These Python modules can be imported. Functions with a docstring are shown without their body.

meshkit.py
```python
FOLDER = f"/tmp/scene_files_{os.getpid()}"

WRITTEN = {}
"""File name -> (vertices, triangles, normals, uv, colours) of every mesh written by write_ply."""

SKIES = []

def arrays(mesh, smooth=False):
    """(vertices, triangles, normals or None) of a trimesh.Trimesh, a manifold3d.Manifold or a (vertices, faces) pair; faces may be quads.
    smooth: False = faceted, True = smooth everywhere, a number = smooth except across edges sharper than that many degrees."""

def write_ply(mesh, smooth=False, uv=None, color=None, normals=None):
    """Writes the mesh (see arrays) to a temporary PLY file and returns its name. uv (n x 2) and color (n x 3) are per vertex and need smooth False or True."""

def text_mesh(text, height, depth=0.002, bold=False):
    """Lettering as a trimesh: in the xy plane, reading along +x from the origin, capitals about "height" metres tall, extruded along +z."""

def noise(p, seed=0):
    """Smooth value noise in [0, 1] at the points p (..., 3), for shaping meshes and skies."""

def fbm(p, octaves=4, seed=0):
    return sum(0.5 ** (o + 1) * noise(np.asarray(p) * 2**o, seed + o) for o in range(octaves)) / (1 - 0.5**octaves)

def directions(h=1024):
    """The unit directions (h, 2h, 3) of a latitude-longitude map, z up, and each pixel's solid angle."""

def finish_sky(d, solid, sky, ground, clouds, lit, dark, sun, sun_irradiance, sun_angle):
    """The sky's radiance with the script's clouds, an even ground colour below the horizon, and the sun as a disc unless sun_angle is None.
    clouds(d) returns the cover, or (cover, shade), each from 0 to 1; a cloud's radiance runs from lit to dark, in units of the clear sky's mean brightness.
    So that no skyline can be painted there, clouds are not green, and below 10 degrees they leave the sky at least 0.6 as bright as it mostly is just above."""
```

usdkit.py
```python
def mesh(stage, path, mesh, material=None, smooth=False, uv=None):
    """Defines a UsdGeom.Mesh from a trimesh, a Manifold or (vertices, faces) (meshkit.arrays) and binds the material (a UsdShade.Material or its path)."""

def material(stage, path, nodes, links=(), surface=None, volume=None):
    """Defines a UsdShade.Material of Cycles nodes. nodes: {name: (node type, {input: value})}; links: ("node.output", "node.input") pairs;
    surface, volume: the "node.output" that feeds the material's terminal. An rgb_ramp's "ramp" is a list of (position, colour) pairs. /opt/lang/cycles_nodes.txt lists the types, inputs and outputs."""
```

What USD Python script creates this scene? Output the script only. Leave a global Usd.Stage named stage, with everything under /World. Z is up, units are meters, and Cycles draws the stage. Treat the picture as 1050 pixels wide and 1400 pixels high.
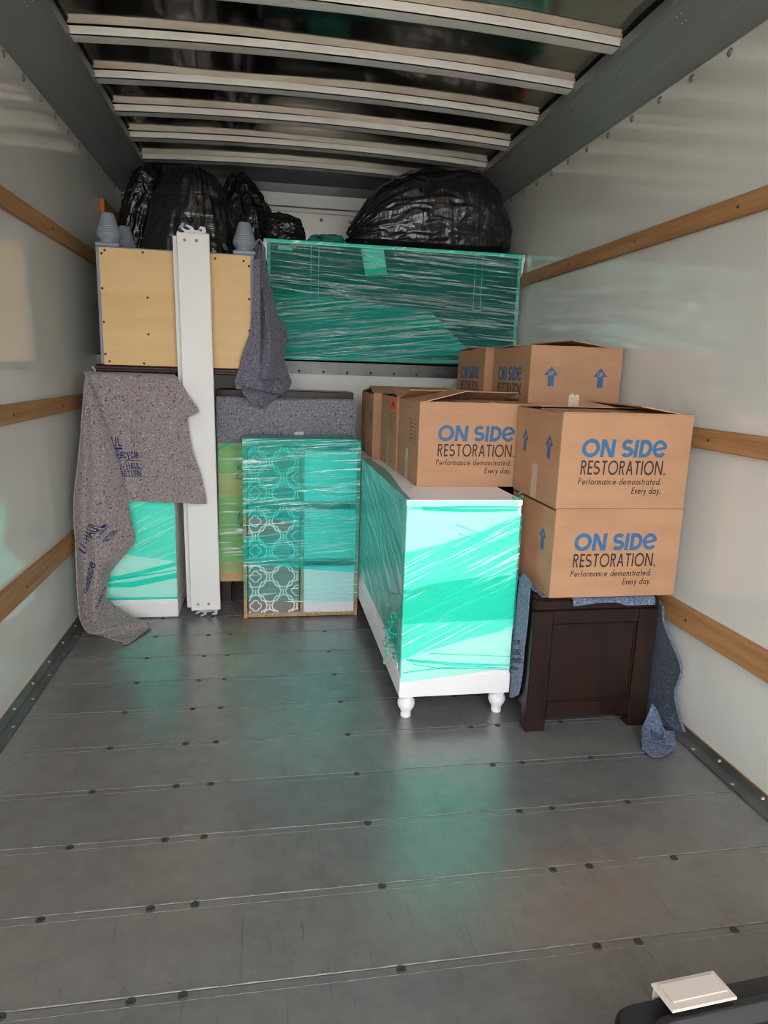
import math, random
import numpy as np, trimesh, manifold3d, shapely
from shapely import affinity
from shapely.geometry import Polygon, LineString, box as sbox
from shapely.ops import unary_union
from scipy.interpolate import PchipInterpolator
from pxr import Usd, UsdGeom, UsdLux, UsdShade, Gf, Sdf
import usdkit, meshkit

random.seed(7)
rng = np.random.default_rng(7)
PI = math.pi
stage = Usd.Stage.CreateInMemory()
UsdGeom.SetStageUpAxis(stage, 'Z')
UsdGeom.SetStageMetersPerUnit(stage, 1.0)
WORLD = UsdGeom.Xform.Define(stage, '/World')
UsdGeom.Scope.Define(stage, '/World/Looks')

# ------------------------------------------------------------------ camera
YAW, PITCH, ROLL, FPX = 0.1752, 0.2018, 0.0324, 935.7
CAM = np.array([0.8825, 0.0, 1.2132])
EXPOSURE = 2.35
fw = np.array([math.sin(YAW) * math.cos(PITCH), math.cos(YAW) * math.cos(PITCH), -math.sin(PITCH)])
r0 = np.array([math.cos(YAW), -math.sin(YAW), 0.0])
u0 = np.cross(r0, fw)
rt = r0 * math.cos(ROLL) + u0 * math.sin(ROLL)
up = -r0 * math.sin(ROLL) + u0 * math.cos(ROLL)
cam = UsdGeom.Camera.Define(stage, '/World/camera')
cam.AddTransformOp().Set(Gf.Matrix4d(*rt, 0, *up, 0, *(-fw), 0, *CAM, 1))
cam.CreateHorizontalApertureAttr(36.0)
cam.CreateVerticalApertureAttr(48.0)
cam.CreateFocalLengthAttr(36.0 * FPX / 1050.0)
cam.CreateClippingRangeAttr(Gf.Vec2f(0.02, 500.0))
cam.CreateExposureAttr(EXPOSURE)

# ------------------------------------------------------------------ light: open sky behind the viewer, sun on the street
dome = UsdLux.DomeLight.Define(stage, '/World/sky')
dome.CreateIntensityAttr(1.0)
skym = usdkit.material(stage, '/World/Looks/sky_look', {
    'sky': ('sky_texture', {'sky_type': 'multiple_scattering', 'sun_disc': False, 'sun_elevation': math.radians(48), 'sun_rotation': math.radians(200), 'air_density': 1.0, 'aerosol_density': 2.0, 'ozone_density': 1.0}),
    'tc': ('texture_coordinate', {}),
    'n': ('noise_texture', {'scale': 2.2, 'detail': 5, 'roughness': 0.55}),
    'r': ('rgb_ramp', {'ramp': [(0.30, (0.55, 0.55, 0.55)), (0.62, (1, 1, 1))]}),
    'sc': ('mix', {'mix_type': 'multiply', 'fac': 1.0, 'color2': (0.115, 0.115, 0.115)}),
    'm': ('mix', {'color2': (1.00, 0.985, 0.96)}),
    'bg': ('background_shader', {'strength': 1.0})},
    [('tc.generated', 'n.vector'), ('n.fac', 'r.fac'), ('sky.color', 'sc.color1'), ('r.color', 'm.fac'), ('sc.color', 'm.color1'), ('m.color', 'bg.color')], surface='bg.background')
UsdShade.MaterialBindingAPI.Apply(dome.GetPrim()).Bind(skym)
sun = UsdLux.DistantLight.Define(stage, '/World/sun')
sun.CreateIntensityAttr(11.0)
sun.CreateAngleAttr(0.6)
sun.CreateColorAttr(Gf.Vec3f(1.0, 0.95, 0.88))
sun.AddRotateXYZOp().Set(Gf.Vec3f(40, 0, 112))

# ------------------------------------------------------------------ helpers
used = {}
base = {}


def numbered(parent, name):
    k = (parent, name)
    n = used.get(k, 0)
    used[k] = n + 1
    return name if n == 0 else f'{name}_{n:03d}'


def thing(name, label, cat, loc=(0, 0, 0), rz=0.0, group=None, kind=None):
    p = '/World/' + numbered('/World', name)
    x = UsdGeom.Xform.Define(stage, p)
    x.AddTranslateOp().Set(Gf.Vec3d(*map(float, loc)))
    if rz:
        x.AddRotateZOp().Set(float(rz))
    pr = x.GetPrim()
    if label: pr.SetCustomDataByKey('label', label)
    if cat: pr.SetCustomDataByKey('category', cat)
    if group: pr.SetCustomDataByKey('group', group)
    if kind: pr.SetCustomDataByKey('kind', kind)
    base[p] = (np.array(loc, float), math.radians(rz))
    return p


def obj(name, mesh, m, parent='/World', smooth=False, local=False, label=None, cat=None, group=None, kind=None):
    """One Mesh prim. mesh in world coordinates unless local; moved into the frame of the thing that holds it."""
    p = parent + '/' + numbered(parent, name)
    v, f, n = meshkit.arrays(mesh, smooth)
    root = '/'.join(parent.split('/')[:3])
    if not local and root in base:
        loc, a = base[root]
        v = v - loc
        if a:
            c, s = math.cos(-a), math.sin(-a)
            Rm = np.array([[c, -s, 0], [s, c, 0], [0, 0, 1]])
            v = v @ Rm.T
    mp = usdkit.mesh(stage, p, (v, f), MAT[m] if isinstance(m, str) else m, smooth=smooth)
    pr = mp.GetPrim()
    mp.CreateDoubleSidedAttr(True)
    for k, val in (('label', label), ('category', cat), ('group', group), ('kind', kind)):
        if val: pr.SetCustomDataByKey(k, val)
    return p


def cat(*ms):
    return trimesh.util.concatenate([m for m in ms if m is not None])


def to_tm(m):
    if isinstance(m, trimesh.Trimesh): return m
    v, f, _ = meshkit.arrays(m)
    return trimesh.Trimesh(v, f, process=False)


def bx(x0, x1, y0, y1, z0, z1, b=0.0):
    if b <= 0:
        m = trimesh.creation.box([x1 - x0, y1 - y0, z1 - z0])
        m.apply_translation([(x0 + x1) / 2, (y0 + y1) / 2, (z0 + z1) / 2])
        return m
    pts = []
    for X, sx in ((x0, 1), (x1, -1)):
        for Y, sy in ((y0, 1), (y1, -1)):
            for Z, sz in ((z0, 1), (z1, -1)):
                pts += [(X + sx * b, Y + sy * b, Z), (X + sx * b, Y, Z + sz * b), (X, Y + sy * b, Z + sz * b)]
    return to_tm(manifold3d.Manifold.hull_points(np.array(pts)))


def lathe(profile, at, seg=32):
    m = trimesh.creation.revolve(np.array(profile, float), sections=seg)
    m.apply_translation(at)
    return m


def rot(m, axis, deg, about=(0, 0, 0)):
    m = m.copy()
    m.apply_transform(trimesh.transformations.rotation_matrix(math.radians(deg), axis, about))
    return m


def prism(poly, origin, ux, uy, t):
    """A 2D polygon extruded by t along ux x uy, laid at origin."""
    ux, uy = np.array(ux, float), np.array(uy, float)
    uz = np.cross(ux, uy)
    out = []
    for g in getattr(poly, 'geoms', [poly]):
        if g.is_empty or g.area < 1e-9 or g.geom_type != 'Polygon': continue
        m = trimesh.creation.extrude_polygon(g, t, engine='earcut')
        T = np.eye(4); T[:3, 0], T[:3, 1], T[:3, 2], T[:3, 3] = ux, uy, uz, origin
        m.apply_transform(T)
        out.append(m)
    return trimesh.util.concatenate(out)


def film(poly, origin, ux, uy, lift=0.0):
    """A stretched film: one sheet, far thinner than anything that could be drawn."""
    ux, uy = np.array(ux, float), np.array(uy, float)
    v, f = trimesh.creation.triangulate_polygon(poly, engine='earcut')
    return trimesh.Trimesh(np.array(origin) + v[:, :1] * ux + v[:, 1:] * uy + np.cross(ux, uy) * lift, f, process=False)


def spl(net, nu, nv):
    net = np.asarray(net, float)
    R, C = net.shape[:2]
    a = PchipInterpolator(np.linspace(0, 1, R), net, axis=0)(np.linspace(0, 1, nu))
    return PchipInterpolator(np.linspace(0, 1, C), a, axis=1)(np.linspace(0, 1, nv))


def normals_of(P):
    du, dv = np.gradient(P, axis=0), np.gradient(P, axis=1)
    n = np.cross(du, dv)
    return n / np.maximum(np.linalg.norm(n, axis=2, keepdims=True), 1e-9)


def sheet(P, t):
    """A closed thin solid around a grid of points."""
    n = normals_of(P)
    nu, nv = P.shape[:2]
    A, B = P + n * t / 2, P - n * t / 2
    V = np.vstack([A.reshape(-1, 3), B.reshape(-1, 3)])
    i = np.arange(nu * nv).reshape(nu, nv)
    q = np.stack([i[:-1, :-1], i[1:, :-1], i[1:, 1:], i[:-1, 1:]], -1).reshape(-1, 4)
    N = nu * nv
    rim = np.concatenate([i[0, :], i[1:, -1], i[-1, -2::-1], i[-2:0:-1, 0]])
    nx = np.roll(rim, -1)
    side = np.stack([rim, nx, nx + N, rim + N], -1)
    F = np.vstack([q, q[:, ::-1] + N, side])
    return (V, F)


def on_sheet(meshes2d, P, u0, v0, du, dv, lift, rotdeg=0.0):
    """Flat lettering (trimesh in xy, z ignored) printed on a sheet: letter x,y in metres -> grid fractions (v across, u down)."""
    m = to_tm(meshes2d).copy()
    v, f = trimesh.remesh.subdivide_to_size(m.vertices, m.faces, 0.012)
    a = math.radians(rotdeg)
    X = v[:, 0] * math.cos(a) - v[:, 1] * math.sin(a)
    Yv = v[:, 0] * math.sin(a) + v[:, 1] * math.cos(a)
    nu, nv = P.shape[:2]
    vv = np.clip((v0 + X / dv), 0, 1) * (nv - 1)
    uu = np.clip((u0 - Yv / du), 0, 1) * (nu - 1)
    n = normals_of(P)
    from scipy.ndimage import map_coordinates
    G = np.stack([map_coordinates(P[..., k], [uu, vv], order=1) for k in range(3)], 1)
    Nn = np.stack([map_coordinates(n[..., k], [uu, vv], order=1) for k in range(3)], 1)
    return trimesh.Trimesh(G + Nn * lift, f, process=False)


# ------------------------------------------------------------------ materials
MAT = {}


def lin(r, g, b):
    return tuple(((c / 255) / 12.92 if c / 255 <= 0.04045 else ((c / 255 + 0.055) / 1.055) ** 2.4) for c in (r, g, b))


def mat(name, col, rough=0.5, metal=0.0, col2=None, nscale=8.0, stretch=(1, 1, 1), detail=4, lo=0.35, hi=0.65, bump=0.0, bscale=40.0, bstretch=None, bdist=0.01, spec=0.5, extra=None, rough2=None):
    nodes = {'p': ('principled_bsdf', {'base_color': col, 'roughness': rough, 'metallic': metal, 'specular_ior_level': spec, **(extra or {})}), 'geo': ('geometry', {})}
    links = []
    if col2 is not None or rough2 is not None:
        nodes['mp'] = ('mapping', {'scale': stretch})
        nodes['n'] = ('noise_texture', {'scale': nscale, 'detail': detail, 'roughness': 0.6})
        links += [('geo.position', 'mp.vector'), ('mp.vector', 'n.vector')]
        if col2 is not None:
            nodes['r'] = ('rgb_ramp', {'ramp': [(lo, col), (hi, col2)]})
            links += [('n.fac', 'r.fac'), ('r.color', 'p.base_color')]
        if rough2 is not None:
            nodes['rr'] = ('map_range', {'from_min': lo, 'from_max': hi, 'to_min': rough, 'to_max': rough2, 'clamp': True})
            links += [('n.fac', 'rr.value'), ('rr.result', 'p.roughness')]
    if bump:
        nodes['bm'] = ('mapping', {'scale': bstretch or (1, 1, 1)})
        nodes['bn'] = ('noise_texture', {'scale': bscale, 'detail': 3, 'roughness': 0.55})
        nodes['b'] = ('bump', {'strength': bump, 'distance': bdist})
        links += [('geo.position', 'bm.vector'), ('bm.vector', 'bn.vector'), ('bn.fac', 'b.height'), ('b.normal', 'p.normal')]
    MAT[name] = usdkit.material(stage, '/World/Looks/' + name, nodes, links, surface='p.BSDF')


def film_mat(name, tint, ang, plane='x', haze=0.10, hazecol=(0.10, 0.75, 0.58), spark=0.35, fine=70.0, bump=0.7, rough=0.16, var=0.25, thr=0.54, base=0.0, gl=(0.9, 1.0, 0.97), ior=1.4, brlo=.15):
    """Stretch film: sees through with a tint, with a little milkiness and creases along the pull that catch the light."""
    fine *= 2.2
    rotv = (0, math.radians(ang), 0) if plane == 'x' else (math.radians(-ang), 0, 0)
    sc = (3.5, 1.0, fine) if plane == 'x' else (1.0, 3.5, fine)
    sc2 = (3.0, 1.0, fine * 0.55) if plane == 'x' else (1.0, 3.0, fine * 0.55)
    nodes = {
        'geo': ('geometry', {}), 'm1': ('mapping', {'rotation': rotv}), 'm2': ('mapping', {'scale': sc}), 'm3': ('mapping', {'scale': sc2, 'location': (3.1, 1.7, 9.2)}),
        'n1': ('noise_texture', {'scale': 1.0, 'detail': 4, 'roughness': 0.62, 'distortion': 0.15}), 'n2': ('noise_texture', {'scale': 1.0, 'detail': 3, 'roughness': 0.5}),
        'big': ('noise_texture', {'scale': 5.0, 'detail': 2}),
        'b': ('bump', {'strength': bump, 'distance': 0.012}),
        'fr': ('fresnel', {'IOR': ior}),
        'sr': ('rgb_ramp', {'ramp': [(thr, (0, 0, 0)), (thr + 0.10, (1, 1, 1))]}),
        'br': ('rgb_ramp', {'ramp': [(0.40, (brlo, brlo, brlo)), (0.62, (1, 1, 1))]}),
        'sm': ('math', {'math_type': 'multiply'}), 'sk': ('math', {'math_type': 'multiply_add', 'value2': spark, 'value3': base}), 'fa': ('math', {'math_type': 'add', 'use_clamp': True}),
        'tr': ('rgb_ramp', {'ramp': [(0.35, tuple(max(0.0, 1 - (1 - c) * (1 + var)) for c in tint)), (0.65, tuple(1 - (1 - c) * (1 - var) for c in tint))]}),
        't': ('transparent_bsdf', {}), 'd': ('diffuse_bsdf', {'color': hazecol}), 'h': ('mix_closure', {'fac': haze}),
        'g': ('glossy_bsdf', {'color': gl, 'roughness': rough}), 'mx': ('mix_closure', {})}
    links = [('geo.position', 'm1.vector'), ('m1.vector', 'm2.vector'), ('m1.vector', 'm3.vector'), ('m2.vector', 'n1.vector'), ('m3.vector', 'n2.vector'), ('geo.position', 'big.vector'),
             ('n1.fac', 'b.height'), ('b.normal', 'fr.normal'), ('b.normal', 'g.normal'), ('n2.fac', 'sr.fac'), ('big.fac', 'br.fac'), ('sr.color', 'sm.value1'), ('br.color', 'sm.value2'),
             ('sm.value', 'sk.value1'), ('fr.fac', 'fa.value1'), ('sk.value', 'fa.value2'), ('n2.fac', 'tr.fac'), ('tr.color', 't.color'),
             ('t.BSDF', 'h.closure1'), ('d.BSDF', 'h.closure2'), ('fa.value', 'mx.fac'), ('h.closure', 'mx.closure1'), ('g.BSDF', 'mx.closure2')]
    MAT[name] = usdkit.material(stage, '/World/Looks/' + name, nodes, links, surface='mx.closure')


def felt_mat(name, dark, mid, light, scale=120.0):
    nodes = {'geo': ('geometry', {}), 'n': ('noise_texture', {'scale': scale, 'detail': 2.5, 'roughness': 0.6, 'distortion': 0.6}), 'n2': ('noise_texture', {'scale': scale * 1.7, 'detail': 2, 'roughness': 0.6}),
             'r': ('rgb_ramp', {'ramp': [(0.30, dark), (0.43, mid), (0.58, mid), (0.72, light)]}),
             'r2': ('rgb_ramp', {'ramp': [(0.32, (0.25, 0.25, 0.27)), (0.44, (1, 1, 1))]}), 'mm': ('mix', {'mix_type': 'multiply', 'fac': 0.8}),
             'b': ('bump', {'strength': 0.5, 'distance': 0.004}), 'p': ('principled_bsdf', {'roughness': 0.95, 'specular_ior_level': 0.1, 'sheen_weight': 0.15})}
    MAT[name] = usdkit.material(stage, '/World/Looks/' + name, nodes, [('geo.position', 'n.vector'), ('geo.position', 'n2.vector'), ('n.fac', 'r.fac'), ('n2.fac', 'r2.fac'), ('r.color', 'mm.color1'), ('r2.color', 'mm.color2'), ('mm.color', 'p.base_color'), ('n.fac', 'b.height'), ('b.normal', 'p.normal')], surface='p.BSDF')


def floor_mat(name, c1, c2):
    nodes = {'geo': ('geometry', {}), 'n': ('noise_texture', {'scale': 5.0, 'detail': 7, 'roughness': 0.7}), 'r': ('rgb_ramp', {'ramp': [(0.3, c1), (0.7, c2)]}),
             'ms': ('mapping', {'scale': (85, 2.6, 1), 'rotation': (0, 0, 0.12)}), 's': ('noise_texture', {'scale': 1.0, 'detail': 5, 'roughness': 0.75}), 'sr': ('rgb_ramp', {'ramp': [(0.30, (0.35, 0.35, 0.35)), (0.40, (1, 1, 1)), (0.64, (1, 1, 1)), (0.72, (1.7, 1.7, 1.65))]}),
             'mk': ('mapping', {'scale': (2.2, 1, 1), 'rotation': (0, 0, .5)}), 'k': ('noise_texture', {'scale': 17.0, 'detail': 6, 'roughness': 0.78, 'distortion': 0.8}), 'kr': ('rgb_ramp', {'ramp': [(0.31, (0.25, 0.25, 0.25)), (0.385, (1, 1, 1))]}),
             'm1': ('mix', {'mix_type': 'multiply', 'fac': 0.55}), 'm2': ('mix', {'mix_type': 'multiply', 'fac': 0.6}),
             'rr': ('map_range', {'from_min': 0.3, 'from_max': 0.7, 'to_min': 0.25, 'to_max': 0.36, 'clamp': True}),
             'b': ('bump', {'strength': 0.10, 'distance': 0.003}),
             'p': ('principled_bsdf', {'metallic': 0.5, 'specular_ior_level': 0.8, 'coat_weight': 0.35, 'coat_roughness': 0.22})}
    MAT[name] = usdkit.material(stage, '/World/Looks/' + name, nodes, [('geo.position', 'n.vector'), ('geo.position', 'ms.vector'), ('ms.vector', 's.vector'), ('geo.position', 'mk.vector'), ('mk.vector', 'k.vector'), ('n.fac', 'r.fac'), ('s.fac', 'sr.fac'), ('k.fac', 'kr.fac'),
                             ('r.color', 'm1.color1'), ('sr.color', 'm1.color2'), ('m1.color', 'm2.color1'), ('kr.color', 'm2.color2'), ('m2.color', 'p.base_color'), ('n.fac', 'rr.value'), ('rr.result', 'p.roughness'), ('s.fac', 'b.height'), ('b.normal', 'p.normal')], surface='p.BSDF')


floor_mat('floor_board_look', lin(113, 110, 107), lin(123, 120, 116))
floor_mat('floor_board_look_b', lin(109, 107, 105), lin(119, 117, 114))
floor_mat('floor_board_look_c', lin(116, 113, 109), lin(126, 123, 118))
mat('worn_lit_edge_look', lin(150, 148, 142), 0.4, 0.3, col2=lin(105, 103, 99), nscale=30, lo=0.4, hi=0.6)  # wear plus the light caught by plank bevels, both put into the colour
usdkit_wall = {'geo': ('geometry', {}), 'n': ('noise_texture', {'scale': 1.6, 'detail': 4}), 'r': ('rgb_ramp', {'ramp': [(.35, lin(203, 200, 191)), (.65, lin(196, 193, 184))]}),
    'm1': ('mapping', {'scale': (1, 3, 26), 'rotation': (.5, 0, 0)}), 'k1': ('noise_texture', {'scale': 2.0, 'detail': 4, 'roughness': .7}), 'r1': ('rgb_ramp', {'ramp': [(.20, (.3, .3, .3)), (.245, (1, 1, 1))]}),
    'k2': ('noise_texture', {'scale': 34.0, 'detail': 3, 'roughness': .7}), 'r2': ('rgb_ramp', {'ramp': [(.20, (.3, .3, .3)), (.25, (1, 1, 1))]}),
    'a': ('mix', {'mix_type': 'multiply', 'fac': .8}), 'b': ('mix', {'mix_type': 'multiply', 'fac': .8}), 'bn': ('noise_texture', {'scale': 3.0, 'detail': 2}), 'bp': ('bump', {'strength': .035, 'distance': .02}),
    'p': ('principled_bsdf', {'roughness': .07, 'ior': 2.0, 'specular_ior_level': .5})}
MAT['wall_panel_look'] = usdkit.material(stage, '/World/Looks/wall_panel_look', usdkit_wall, [('geo.position', 'n.vector'), ('n.fac', 'r.fac'), ('geo.position', 'm1.vector'), ('m1.vector', 'k1.vector'), ('k1.fac', 'r1.fac'), ('geo.position', 'k2.vector'), ('k2.fac', 'r2.fac'),
    ('r.color', 'a.color1'), ('r1.color', 'a.color2'), ('a.color', 'b.color1'), ('r2.color', 'b.color2'), ('b.color', 'p.base_color'), ('geo.position', 'bn.vector'), ('bn.fac', 'bp.height'), ('bp.normal', 'p.normal')], surface='p.BSDF')
mat('bulkhead_look', lin(205, 203, 196), 0.4, col2=lin(190, 188, 182), nscale=3)
mat('slat_look', lin(138, 95, 56), 0.62, col2=lin(166, 121, 77), nscale=3.0, stretch=(8, 0.8, 14), detail=6, bump=0.25, bscale=5, bstretch=(6, 1, 20), bdist=0.006)
mat('slat_end_look', lin(196, 108, 52), 0.7)
mat('rail_look', lin(136, 139, 136), 0.42, 0.25, col2=lin(122, 125, 122), nscale=2.0, stretch=(1, 0.5, 3))
mat('steel_strip_look', lin(92, 92, 90), 0.35, 0.5, col2=lin(70, 70, 69), nscale=6)
mat('rivet_look', lin(190, 190, 185), 0.32, 0.8)
mat('floor_bolt_look', lin(62, 61, 58), 0.42, 0.5)
mat('wall_rivet_look', lin(142, 142, 137), 0.35, 0.6)
mat('dark_bolt_look', lin(66, 65, 62), 0.42, 0.5)
mat('roof_skin_look', lin(196, 184, 170), 0.10, 1.0, col2=lin(172, 161, 148), nscale=2.0, bump=0.08, bscale=1.6, bstretch=(0.8, 2.4, 1), bdist=0.03)
mat('rib_look', lin(240, 237, 230), 0.35, 0.1, col2=lin(226, 221, 212), nscale=4, stretch=(1, 1, 1))
mat('nose_wall_look', lin(196, 196, 188), 0.28, 0.55, col2=lin(170, 170, 164), nscale=2.5)
mat('nose_trim_look', lin(228, 226, 220), 0.4)
mat('nose_cove_look', lin(105, 107, 108), 0.35, 0.5)
mat('asphalt_look', lin(198, 194, 186), 0.95, col2=lin(184, 180, 173), nscale=40)
mat('truck_skin_look', lin(225, 225, 222), 0.4)
mat('white_paint_look', lin(236, 231, 229), 0.33, col2=lin(230, 225, 223), nscale=2)
mat('white_board_look', lin(230, 226, 222), 0.38, col2=lin(224, 219, 215), nscale=2.0)
mat('board_edge_look', lin(205, 198, 196), 0.5)
mat('plywood_look', lin(222, 184, 128), 0.55, col2=lin(212, 172, 114), nscale=2.2, stretch=(1.2, 1, 7), detail=5, lo=0.3, hi=0.75)
mat('grey_paint_look', lin(132, 138, 148), 0.38)
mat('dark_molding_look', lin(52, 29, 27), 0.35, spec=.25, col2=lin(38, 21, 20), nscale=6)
mat('zinc_look', lin(150, 154, 154), 0.4, 0.8)
mat('dark_wood_look', lin(30, 16, 11), 0.30, spec=.28, col2=lin(17, 9, 7), nscale=3.5, stretch=(5, 5, 0.9), detail=6, bump=0.08, bscale=14, bstretch=(5, 5, 0.7))
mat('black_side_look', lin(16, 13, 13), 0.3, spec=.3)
mat('tan_wood_look', lin(218, 188, 132), 0.5, col2=lin(206, 172, 114), nscale=3, stretch=(1, 1, 6))
mat('particle_edge_look', lin(196, 160, 112), 0.7, col2=lin(150, 114, 72), nscale=110, lo=0.4, hi=0.62)
mat('shelf_inside_shade_look', lin(30, 28, 27), 0.7)  # near-black tone carries the shade inside the compartments
mat('bin_fabric_look', lin(142, 134, 128), 0.9, col2=lin(128, 121, 116), nscale=160, bump=0.3, bscale=400)
mat('bin_print_look', lin(232, 228, 222), 0.85)
mat('panel_white_look', lin(226, 222, 222), 0.45)
mat('cardboard_look', lin(176, 131, 97), 0.75, col2=lin(166, 122, 89), nscale=6, stretch=(1, 1, 2.5), detail=6, bump=0.05, bscale=60)
mat('cardboard_inside_look', lin(170, 124, 88), 0.8)
mat('print_blue_look', lin(38, 88, 128), 0.6, col2=lin(48, 98, 138), nscale=120)
mat('print_dark_look', lin(44, 26, 22), 0.6)
mat('orange_sticker_look', lin(250, 84, 34), 0.6)
mat('felt_print_look', lin(40, 48, 120), 0.9, col2=lin(60, 66, 128), nscale=200)
mat('foam_look', lin(238, 220, 206), 0.9, bump=0.6, bscale=90)
mat('tag_look', lin(205, 208, 200), 0.6)
mat('paper_look', lin(232, 232, 224), 0.7)
mat('attic_dresser_look', lin(58, 60, 64), 0.4, col2=lin(44, 46, 50), nscale=5, stretch=(0.6, 1, 3))
mat('white_cornice_look', lin(226, 228, 222), 0.4)
mat('outline_look', lin(190, 200, 194), 0.5)
mat('black_plastic_look', lin(22, 21, 22), 0.22, bump=0.15, bscale=160, bdist=0.002)
mat('beige_latch_look', lin(182, 170, 160), 0.5)
mat('tape_look', lin(206, 190, 164), 0.12, extra={'alpha': 0.45})
mat('bag_film_look', (0.010, 0.010, 0.011), 0.22, bump=0.0, spec=0.7)
felt_mat('felt_mauve_look', lin(52, 46, 48), lin(150, 138, 137), lin(196, 184, 180))
felt_mat('felt_grey_look', lin(50, 50, 58), lin(134, 132, 140), lin(190, 188, 192))
felt_mat('felt_violet_look', lin(44, 42, 54), lin(112, 108, 122), lin(168, 162, 172))
felt_mat('felt_blue_look', lin(40, 46, 62), lin(96, 106, 128), lin(150, 160, 178))
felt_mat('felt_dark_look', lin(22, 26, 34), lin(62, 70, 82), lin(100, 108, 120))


def bag_mat(name, axis_scale, bs=0.6, ns=6.0, vs=0.2):
    nodes = {'geo': ('geometry', {}), 'm': ('mapping', {'scale': axis_scale, 'rotation': (0.3, 0.5, 0.2)}), 'n': ('noise_texture', {'scale': ns, 'detail': 3, 'roughness': 0.5, 'distortion': 1.0}),
             'v': ('voronoi_texture', {'feature': 'distance_to_edge', 'scale': 9.0}), 'mx': ('math', {'math_type': 'multiply_add', 'value2': vs}),
             'b': ('bump', {'strength': bs, 'distance': 0.02}), 'p': ('principled_bsdf', {'base_color': (0.009, 0.009, 0.010), 'roughness': 0.17, 'specular_ior_level': 0.7})}
    MAT[name] = usdkit.material(stage, '/World/Looks/' + name, nodes, [('geo.position', 'm.vector'), ('m.vector', 'n.vector'), ('m.vector', 'v.vector'), ('v.distance', 'mx.value1'), ('n.fac', 'mx.value3'), ('mx.value', 'b.height'), ('b.normal', 'p.normal')], surface='p.BSDF')


bag_mat('bag_look', (0.5, 0.5, 2.2))
bag_mat('bag_crinkled_look', (1.8, 1.8, 1.8), .7, 6.0, .5)
bag_mat('bag_stretched_look', (2.2, 0.6, 0.7))

film_mat('film_pale_look', (0.69, 0.975, 0.90), 2, 'x', haze=0.03, spark=0.05, bump=0.10, var=.04, ior=1.3)
film_mat('film_mid_look', (0.44, 0.94, 0.87), 27, 'x', haze=0.05, hazecol=(.05, .85, .68), spark=0.60, fine=110, bump=0.35, var=.10, thr=.56, ior=1.3, rough=.2)
film_mat('film_deep_look', (0.10, 0.86, 0.79), 25, 'x', haze=0.06, hazecol=(.02, .82, .66), spark=0.45, fine=110, bump=0.3, var=.06, thr=.58, ior=1.3, rough=.2)
film_mat('film_fold_look', (0.22, 0.82, 0.74), 4, 'x', haze=0.22, hazecol=(.04, .7, .58), spark=0.2, bump=.4)
film_mat('film_side_look', (0.46, 0.95, 0.89), 20, 'y', haze=0.24, hazecol=(.06, .92, .76), spark=0.7, fine=60, bump=0.8, var=.6, thr=.50, rough=.25, brlo=.5)
film_mat('film_side_fold_look', (0.25, 0.80, 0.70), -35, 'y', haze=0.22, spark=0.35, fine=60, bump=0.8)
film_mat('film_attic_look', (0.45, 0.90, 0.84), -3, 'x', haze=0.05, hazecol=(0.05, 0.65, 0.55), spark=0.9, fine=90, bump=0.9, rough=0.22, thr=.50, gl=(.72, 1.0, .95), brlo=.45)
film_mat('film_attic_low_look', (0.40, 0.93, 0.86), 7, 'x', haze=0.12, hazecol=(0.04, 0.80, 0.64), spark=0.95, fine=90, bump=0.9, rough=0.24, thr=.49, base=.02, gl=(.62, 1.0, .93), brlo=.7)
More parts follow.
